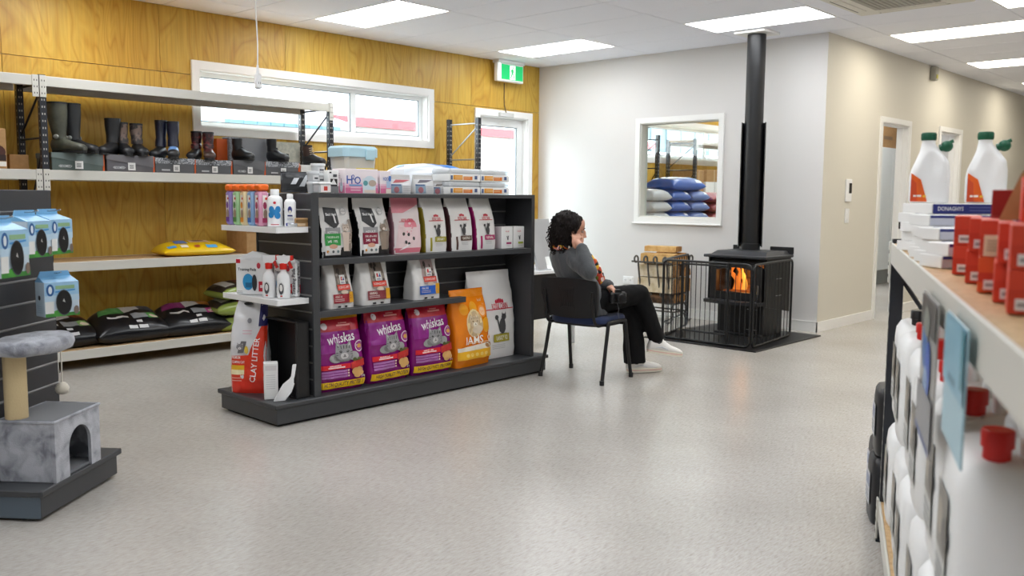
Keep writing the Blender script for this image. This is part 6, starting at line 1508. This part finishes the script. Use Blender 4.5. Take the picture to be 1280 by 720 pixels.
# ================================================================== PERSON
PL0 = Vector((5.25, 3.95, 0))
def remesh(g, name, m, parent, voxel, iters=4, fold=0.0, freq=18, seed=0, sm=.5):
    me = bpy.data.meshes.new('work'); me.from_pydata([tuple(p) for p in g.v], [], g.f)
    bm = bmesh.new(); bm.from_mesh(me); bmesh.ops.recalc_face_normals(bm, faces=bm.faces); bm.to_mesh(me); bm.free()
    o = bpy.data.objects.new('work', me); COL.objects.link(o)
    r = o.modifiers.new('r', 'REMESH'); r.mode = 'VOXEL'; r.voxel_size = voxel; r.adaptivity = 0
    s = o.modifiers.new('s', 'SMOOTH'); s.factor = sm; s.iterations = iters
    dg = bpy.context.evaluated_depsgraph_get()
    out = bpy.data.meshes.new_from_object(o.evaluated_get(dg)); bpy.data.objects.remove(o); bpy.data.meshes.remove(me)
    if fold:
        for v in out.vertices:
            p = v.co; n = noise.noise(Vector((p.x*freq+seed, p.y*freq, p.z*freq*.6))) + .5*noise.noise(Vector((p.x*freq*2.3, p.y*freq*2.3+seed, p.z*freq*1.6)))
            v.co = p + v.normal*fold*n
    out.name = name
    out.materials.clear(); out.materials.append(m)
    out.polygons.foreach_set('use_smooth', [True]*len(out.polygons)); out.update()
    ob = bpy.data.objects.new(name, out); COL.objects.link(ob)
    if parent is not None: ob.parent = parent
    return ob
def Gp():
    g = G(); g.M = Matrix.Translation(-PL0); return g
def limb(g, pts, rad, k=5, n=16):
    g.tube(smooth_path(pts, k), [interp(list(enumerate(rad)), i/k) for i in range((len(pts)-1)*k+1)], n)
    g.ell(pts[0], (rad[0],)*3, nu=14, nv=8); g.ell(pts[-1], (rad[-1],)*3, nu=14, nv=8)
Fv = Vector((.866, -.5, 0)); Rv = Vector((-.5, -.866, 0))
def torso(g, rows, n=24):
    rings = []
    for c, a, b in rows:
        c = Vector(c); rings.append([c + Rv*(a*math.copysign(abs(cos(2*pi*i/n))**.85, cos(2*pi*i/n))) + Fv*(b*sin(2*pi*i/n)) for i in range(n)])
    g.loft(rings)
SH_R = Vector((4.925, 4.0, .895)); EL_R = Vector((4.850, 3.80, .805)); WR_R = Vector((4.885, 3.905, .972)); HA_R = Vector((4.889, 3.953, 1.006))
SH_L = Vector((5.055, 4.25, .89)); EL_L = Vector((5.20, 4.13, .69)); WR_L = Vector((5.195, 3.895, .685)); HA_L = Vector((5.17, 3.835, .645))
HIP_R = Vector((5.085, 3.955, .555)); KN_R = Vector((5.465, 3.805, .610)); AN_R = Vector((5.610, 3.737, .245))
HIP_L = Vector((5.165, 4.10, .55)); KN_L = Vector((5.505, 3.905, .485)); AN_L = Vector((5.512, 3.872, .085))
HC = Vector((4.965, 4.065, 1.083))
yw = radians(-43); hf = Vector((cos(yw), sin(yw), -.10)).normalized(); hr0 = Vector((sin(yw), -cos(yw), 0)); hu = hr0.cross(hf).normalized()
tl = radians(7); hr = (hr0*cos(tl) - hu*sin(tl)).normalized(); hu = hr.cross(hf).normalized()
def hp(f, r, u): return HC + hf*f + hr*r + hu*u
RH = Matrix((hf, hr, hu)).transposed()
def hell(g, c, r, nu=18, nv=12): g.ell(hp(*c), r, R=RH, nu=nu, nv=nv)
per = thing('person', 'person with dark curly hair in a grey sweatshirt and black trousers, sitting with crossed legs', 'person', PL0)
M_SKIN = mat('skin', 'c8957c', .5, var=(30, 'bd8770', .4, .7))
g = Gp()
for c, r in (((-.012, 0, .032), (.097, .077, .087)), ((.030, 0, -.03), (.062, .062, .082)), ((.045, 0, -.075), (.047, .046, .038)), ((.060, .026, -.03), (.026, .026, .03)), ((.060, -.026, -.03), (.026, .026, .03)),
             ((.093, 0, -.016), (.020, .012, .030)), ((.107, 0, -.034), (.013, .012, .011)), ((.098, .012, -.037), (.010, .008, .008)), ((.098, -.012, -.037), (.010, .008, .008)),
             ((.077, 0, .024), (.018, .05, .014)), ((.074, 0, .05), (.02, .055, .04)), ((.083, 0, -.063), (.014, .022, .014)), ((.080, 0, -.095), (.018, .021, .018)),
             ((.0, .077, -.012), (.020, .011, .033)), ((.0, -.077, -.012), (.020, .011, .033))): hell(g, c, r)
limb(g, [hp(-.02, 0, -.03), hp(-.025, 0, -.09), Vector((4.955, 4.115, .945))], [.052, .05, .06])
torso(g, [((5.12, 4.03, .49), .15, .11), ((5.10, 4.04, .60), .14, .105), ((5.06, 4.065, .72), .145, .105), ((5.01, 4.10, .84), .16, .10), ((4.97, 4.115, .915), .13, .08), ((4.958, 4.118, .95), .06, .055)])
limb(g, [SH_R, (SH_R+EL_R)/2, EL_R], [.05, .045, .038]); limb(g, [EL_R, (EL_R+WR_R)/2, WR_R], [.038, .036, .026])
limb(g, [SH_L, (SH_L+EL_L)/2, EL_L], [.05, .045, .038]); limb(g, [EL_L, (EL_L+WR_L)/2, WR_L], [.038, .036, .026])
for a, b, c in ((HIP_R, KN_R, AN_R), (HIP_L, KN_L, AN_L)):
    limb(g, [a, (a+b)/2, b], [.075, .068, .05]); limb(g, [b, b*.6+c*.4, c], [.05, .047, .034])
limb(g, [AN_R, AN_R+Vector((.05, -.035, -.06)), AN_R+Vector((.14, -.095, -.09))], [.034, .03, .022]); limb(g, [AN_L, AN_L+Vector((.05, -.028, -.03)), AN_L+Vector((.13, -.075, -.04))], [.034, .03, .022])
# right hand: loose fist under the cheek, palm towards the face
def hand(g, P, U, T, N, sgn, curl, thumb):
    """P palm centre, U towards the fingers, T across (index side +), N out of the palm (the side the fingers close on)"""
    R3 = Matrix((T, N, U)).transposed()
    U, T, N = U*.88, T*.88, N*.88
    g.ell(P, (.035, .016, .039), R=R3, nu=16, nv=10); g.ell(P-U*.026, (.028, .017, .027), R=R3)
    for k, (s, ln) in enumerate(((.030, .92), (.010, 1.0), (-.010, .95), (-.029, .78))):
        b = P + U*.036 + T*s; d = U.copy(); pts = [b-U*.018]; L = [.042*ln, .027*ln, .021*ln]; p = b.copy(); pts.append(p.copy())
        for q, l in enumerate(L):
            a = radians(curl[q] + 4*k); d = (d.normalized()*cos(a) + N.normalized()*sin(a)).normalized(); p = p + d*l*.88; pts.append(p.copy())
        g.tube(smooth_path(pts, 3), [.0092-.0002*j*(1.15 if k == 3 else 1) for j in range(13)], 10); g.ell(pts[-1], (.0072,)*3, nu=10, nv=6)
    b = P + T*.030 - U*.018; pts = [b, b+T*.018+U*.018+N*.010, b+T*thumb[0]+U*thumb[1]+N*thumb[2], b+T*thumb[3]+U*thumb[4]+N*thumb[5]]
    g.tube(smooth_path(pts, 3), [.0125, .012, .0115, .011, .0105, .010, .0098, .0095, .009, .008], 10); g.ell(pts[-1], (.008,)*3, nu=10, nv=6)
g.tube([WR_R, WR_R*.5+HA_R*.5, HA_R], [.027, .026, .026], 12)
toward = (HC-HA_R); toward.z = 0; toward.normalize()
U1 = (Vector((0, 0, 1))*.93 + hf*.10 + toward*.25).normalized(); N1 = (toward - U1*toward.dot(U1)).normalized(); T1 = N1.cross(U1).normalized()
if T1.dot(hf) < 0: T1 = -T1
hand(g, HA_R, U1, T1, N1, 1, (38, 72, 60), (.026, .045, .012, .022, .068, .016))
# left hand closed round the camera
g.tube([WR_L, WR_L*.5+HA_L*.5, HA_L], [.027, .026, .026], 12)
CP = Vector((5.165, 3.79, .607))
U2 = (Vector((.55, -.72, -.40))).normalized(); N2 = Vector((.1, -.35, -.9)); N2 = (N2 - U2*N2.dot(U2)).normalized(); T2 = N2.cross(U2).normalized()
hand(g, HA_L + Vector((0, 0, .012)), U2, T2, N2, -1, (18, 52, 40), (.03, .035, .03, .02, .06, .05))
remesh(g, 'body', M_SKIN, per, .0048, 3)
# face details
for q in (-1, 1):
    g = Gp(); hell(g, (.0775, q*.031, .004), (.011, .013, .0095), 14, 10); e = g.build('eye', mat('eye_white', 'a8998f', .4), per, smooth=60)
    g = Gp(); hell(g, (.0855, q*.031, .004), (.0042, .006, .006), 12, 8); g.build('iris', mat('iris_brown', '2c1a12', .15), e, smooth=60)
    g = Gp(); g.tube([hp(.090, q*.014, .024), hp(.093, q*.032, .030), hp(.080, q*.054, .024)], [.003, .0035, .002], 6); g.build('eyebrow', mat('hair_dark', '150e0c', .7, spec=.25), per, smooth=60)
g = Gp(); hell(g, (.0935, 0, -.060), (.006, .021, .0042)); hell(g, (.092, 0, -.068), (.006, .018, .0045)); g.build('lips', mat('lip_rose', 'a5605a', .4), per, smooth=60)
# hair
M_HAIR = MATS['hair_dark']
g = Gp()
for c, r in (((-.034, 0, .050), (.105, .098, .090)), ((-.058, 0, -.02), (.092, .102, .108)), ((-.042, .068, -.03), (.055, .034, .095)), ((-.042, -.068, -.03), (.055, .034, .095)), ((-.062, 0, -.09), (.075, .09, .062)), ((.028, 0, .085), (.042, .062, .034)), ((.0, .06, .04), (.05, .035, .06)), ((.0, -.06, .04), (.05, .035, .06))): hell(g, c, r)
hair = remesh(g, 'hair', M_HAIR, per, .008, 3, .012, 34, 3)
random.seed(3); g = G(); vv = [(v.co.copy(), v.normal.copy()) for v in hair.data.vertices]; C0 = HC-PL0
for k in range(420):
    p, n = random.choice(vv)
    rel = p-C0; f_ = rel.dot(hf)
    if f_ > .03: continue
    down = Vector((0, 0, -1)) + n*.55 + hf*random.uniform(-.35, .2) + hr*random.uniform(-.3, .3); down.normalize()
    a = n.cross(down); 
    if a.length < 1e-3: continue
    a.normalize(); b = down.cross(a); L = random.uniform(.035, .075); rr = random.uniform(.005, .010); ph = random.uniform(0, 6.28); tw = random.uniform(1.2, 2.2)
    pts = []
    for j in range(14):
        q = j/13
        pts.append(p + n*.002 + down*L*q - n*.025*q*q*L/.07 + (a*cos(ph+tw*6.28*q)+b*sin(ph+tw*6.28*q))*rr*(.4+.6*q))
    g.tube(pts, [.0042*(1-.6*j/13) for j in range(14)], 5)
g.build('hair_curls', M_HAIR, per, smooth=80)
# sweatshirt
M_GREY = mat('charcoal_marl_fleece', '4d5053', .9, var=(160, '45484b', .4, .6), bump=(500, .3, .002), sheen=.25)
g = Gp()
torso(g, [((5.12, 4.03, .475), .185, .14), ((5.11, 4.035, .55), .185, .14), ((5.07, 4.06, .68), .178, .135), ((5.015, 4.095, .81), .188, .13), ((4.985, 4.11, .875), .182, .115), ((4.966, 4.117, .92), .13, .095), ((4.957, 4.117, .955), .075, .072)])
limb(g, [Vector((4.965, 4.07, .885)), SH_R, (SH_R+EL_R)/2+Vector((-.005, 0, .005)), EL_R], [.08, .076, .070, .058]); limb(g, [EL_R, (EL_R+WR_R)/2, WR_R-(WR_R-EL_R)*.04], [.058, .055, .041])
limb(g, [SH_L, (SH_L+EL_L)/2, EL_L], [.072, .066, .055]); limb(g, [EL_L, (EL_L+WR_L)/2, WR_L], [.055, .05, .040])
remesh(g, 'sweatshirt', M_GREY, per, .0085, 4, .0055, 17, 9)
g = Gp(); d = (WR_R-EL_R).normalized(); g.tube([WR_R-d*.035, WR_R-d*.002], [.045, .042], 16); g.build('cuff', M_GREY, per, smooth=50)
g = Gp(); d = (WR_L-EL_L).normalized(); g.tube([WR_L-d*.03, WR_L+d*.004], [.044, .041], 16); g.build('cuff', M_GREY, per, smooth=50)
# trousers
M_TROU = mat('black_trousers', '0b0b0d', .85, spec=.25)
g = Gp(); g.ell((5.12, 4.03, .535), (.15, .175, .085), R=Matrix.Rotation(radians(-30), 3, 'Z'))
limb(g, [HIP_R, (HIP_R+KN_R)/2+Vector((0, 0, .008)), KN_R], [.098, .088, .070]); limb(g, [KN_R, KN_R*.55+AN_R*.45, AN_R+Vector((-.012, .008, .035))], [.070, .066, .058])
limb(g, [HIP_L, (HIP_L+KN_L)/2, KN_L], [.098, .088, .072]); 
g.tube(smooth_path([KN_L, KN_L*.55+AN_L*.45, Vector((AN_L.x, AN_L.y, .075))], 5), [.072, .073, .074, .075, .076, .077, .079, .081, .082, .083, .083], 18)
remesh(g, 'trousers', M_TROU, per, .009, 4, .005, 15, 4)
g = Gp(); d = (AN_R-KN_R).normalized(); g.tube([AN_R-d*.06, AN_R+d*.012], [.049, .040], 14); g.build('sock', mat('grey_sock', '3f4144', .9), per, smooth=60)
g = Gp(); g.tube([AN_L+Vector((0, 0, .05)), AN_L-Vector((0, 0, .015))], [.042, .04], 14); g.build('sock', MATS['grey_sock'], per, smooth=60)
# shoes
M_SHOE = mat('white_leather', 'eceae6', .45); M_SOLEW = mat('offwhite_rubber', 'e3dccb', .6)
def shoe(heel, d, pitch_):
    d = Vector(d).normalized(); side = Vector((-d.y, d.x, 0)); fwd = (d*cos(pitch_) + Vector((0, 0, sin(pitch_)))).normalized(); upv = side.cross(fwd)*-1
    if upv.z < 0: upv = -upv
    M3 = Matrix((fwd, side, upv)).transposed().to_4x4(); M3.translation = Vector(heel)-PL0
    e = thing('shoe', '', 'x') if False else None
    g = G(); g.M = M3; out = []; out2 = []; out3 = []
    for i in range(36):
        a = 2*pi*i/36; c, s_ = cos(a), sin(a); x = .125+.145*c; w = (.044+.006*c)*math.copysign(abs(s_)**.7, s_)
        out.append((x, w, .004+.018*max(0, c-.75))); out2.append((x, w*1.05, .030+.012*max(0, c-.6))); out3.append((x*.98+.002, w*.96, .034+.012*max(0, c-.6)))
    g.loft([out, out2, out3]); so = g.build('sole', M_SOLEW, per, smooth=40)
    g = G(); g.M = M3
    g.loft([[(x*1.002, y*1.01, z0) for x, y, _ in out2] for z0 in (.019, .024)], cap=False); g.build('sole_stripe', mat('pink_stripe', 'dfa9a0', .5), so)
    g = G(); g.M = M3; rr = []
    for x, zc, hh, w in ((-.016, .05, .03, .024), (-.008, .062, .045, .034), (.03, .075, .056, .039), (.075, .072, .054, .040), (.12, .058, .042, .043), (.165, .048, .030, .046), (.21, .044, .024, .046), (.245, .040, .017, .038), (.262, .037, .009, .022)):
        rr.append([(x, w*cos(2*pi*i/18), max(.026, zc+hh*sin(2*pi*i/18))) for i in range(18)])
    g.loft(rr); u_ = g.build('shoe_upper', M_SHOE, per, smooth=60)
    g = G(); g.M = M3
    for k in range(5): x = .092+.02*k; z = .113-.011*k-.0008*k*k; g.tube([(x, -.024, z-.008), (x+.004, 0, z+.0015), (x, .024, z-.008)], .0032, 6)
    g.build('laces', mat('lace_white', 'f4f3f0', .7), u_)
    g = G(); g.M = M3
    for sy in (-1, 1): g.tube([(.03, sy*.0405, .05), (.08, sy*.0435, .06), (.13, sy*.046, .048)], [.002, .006, .003], 6)
    g.build('side_flash', mat('silver_flash', 'c9ccd0', .4), u_)
shoe((5.473, 3.896, .001), (.87, -.5, 0), 0.0)
shoe((5.555, 3.775, .158), (.83, -.55, 0), radians(-9))
# scarf
def _scarf(nt, N, L, b):
    tc = N.new('ShaderNodeTexCoord'); v = N.new('ShaderNodeTexVoronoi'); v.inputs['Scale'].default_value = 38; L.new(tc.outputs['Object'], v.inputs['Vector'])
    s = N.new('ShaderNodeSeparateColor'); L.new(v.outputs['Color'], s.inputs[0])
    r = ramp(N, [(0.0, '1c1a18'), (.2, 'd9641e'), (.4, 'e7b62a'), (.55, 'c8442a'), (.7, 'e4b8b4'), (.82, '8a9a3a'), (.92, 'efe6d8')]); r.color_ramp.interpolation = 'CONSTANT'
    L.new(s.outputs[0], r.inputs['Fac']); L.new(r.outputs['Color'], b.inputs['Base Color']); b.inputs['Roughness'].default_value = .75
M_SCARF = node_mat('floral_scarf', _scarf)
g = Gp()
ring = [Vector((4.955, 4.112, .955)) + Rv*(.085*cos(a)) + Fv*(.088*sin(a)) + Vector((0, 0, -.028*sin(a)+.012*cos(3*a))) for a in [2*pi*k/24 for k in range(24)]]
g.tube(ring, .024, 12, closed=True)
limb(g, [(5.0, 4.03, .945), (5.07, 3.985, .885), (5.125, 3.965, .81), (5.165, 3.955, .73), (5.185, 3.955, .665)], [.028, .036, .040, .040, .034], n=14)
limb(g, [(5.03, 4.06, .94), (5.10, 4.03, .87), (5.145, 4.01, .79), (5.175, 4.0, .70)], [.026, .034, .036, .032], n=14)
remesh(g, 'scarf', M_SCARF, per, .007, 2, .006, 40, 2)
# camera in the left hand
t = thing('photo_camera', 'black camera held in the lap of the sitting person', 'camera', CP, radians(-35))
g = G(); g.bbox(-.062, -.028, -.042, .062, .022, .040, .010); g.prism([(-.025, .038), (.025, .038), (.016, .058), (-.016, .058)], -.022, .016); g.build('camera_body', mat('camera_black', '101012', .45), t)
g = G(); g.bbox(-.066, -.04, -.04, -.034, -.02, .034, .008); g.build('grip', MATS['camera_black'], t)
g = G(); g.tube([(.008, -.028, -.002), (.008, -.05, -.002), (.008, -.052, -.002), (.008, -.085, -.002)], [.031, .031, .034, .033], 22); ln = g.build('lens', MATS['camera_black'], t, smooth=40)
g = G(); g.tube([(.008, -.0855, -.002), (.008, -.087, -.002)], .025, 20); g.build('lens_glass', mat('lens_glass', '07070c', .05), ln)
g = G(); g.lathe([(.009, .0), (.009, .008)], 14, (-.044, -.004, .040)); g.build('dial', MATS['camera_black'], t)
g = G(); g.tube(smooth_path([(.0, .01, -.04), (.01, .0, -.08), (.006, -.005, -.12), (.012, -.01, -.155)], 4), .0022, 6); g.build('strap', mat('strap_grey', '6a6c70', .7), t)
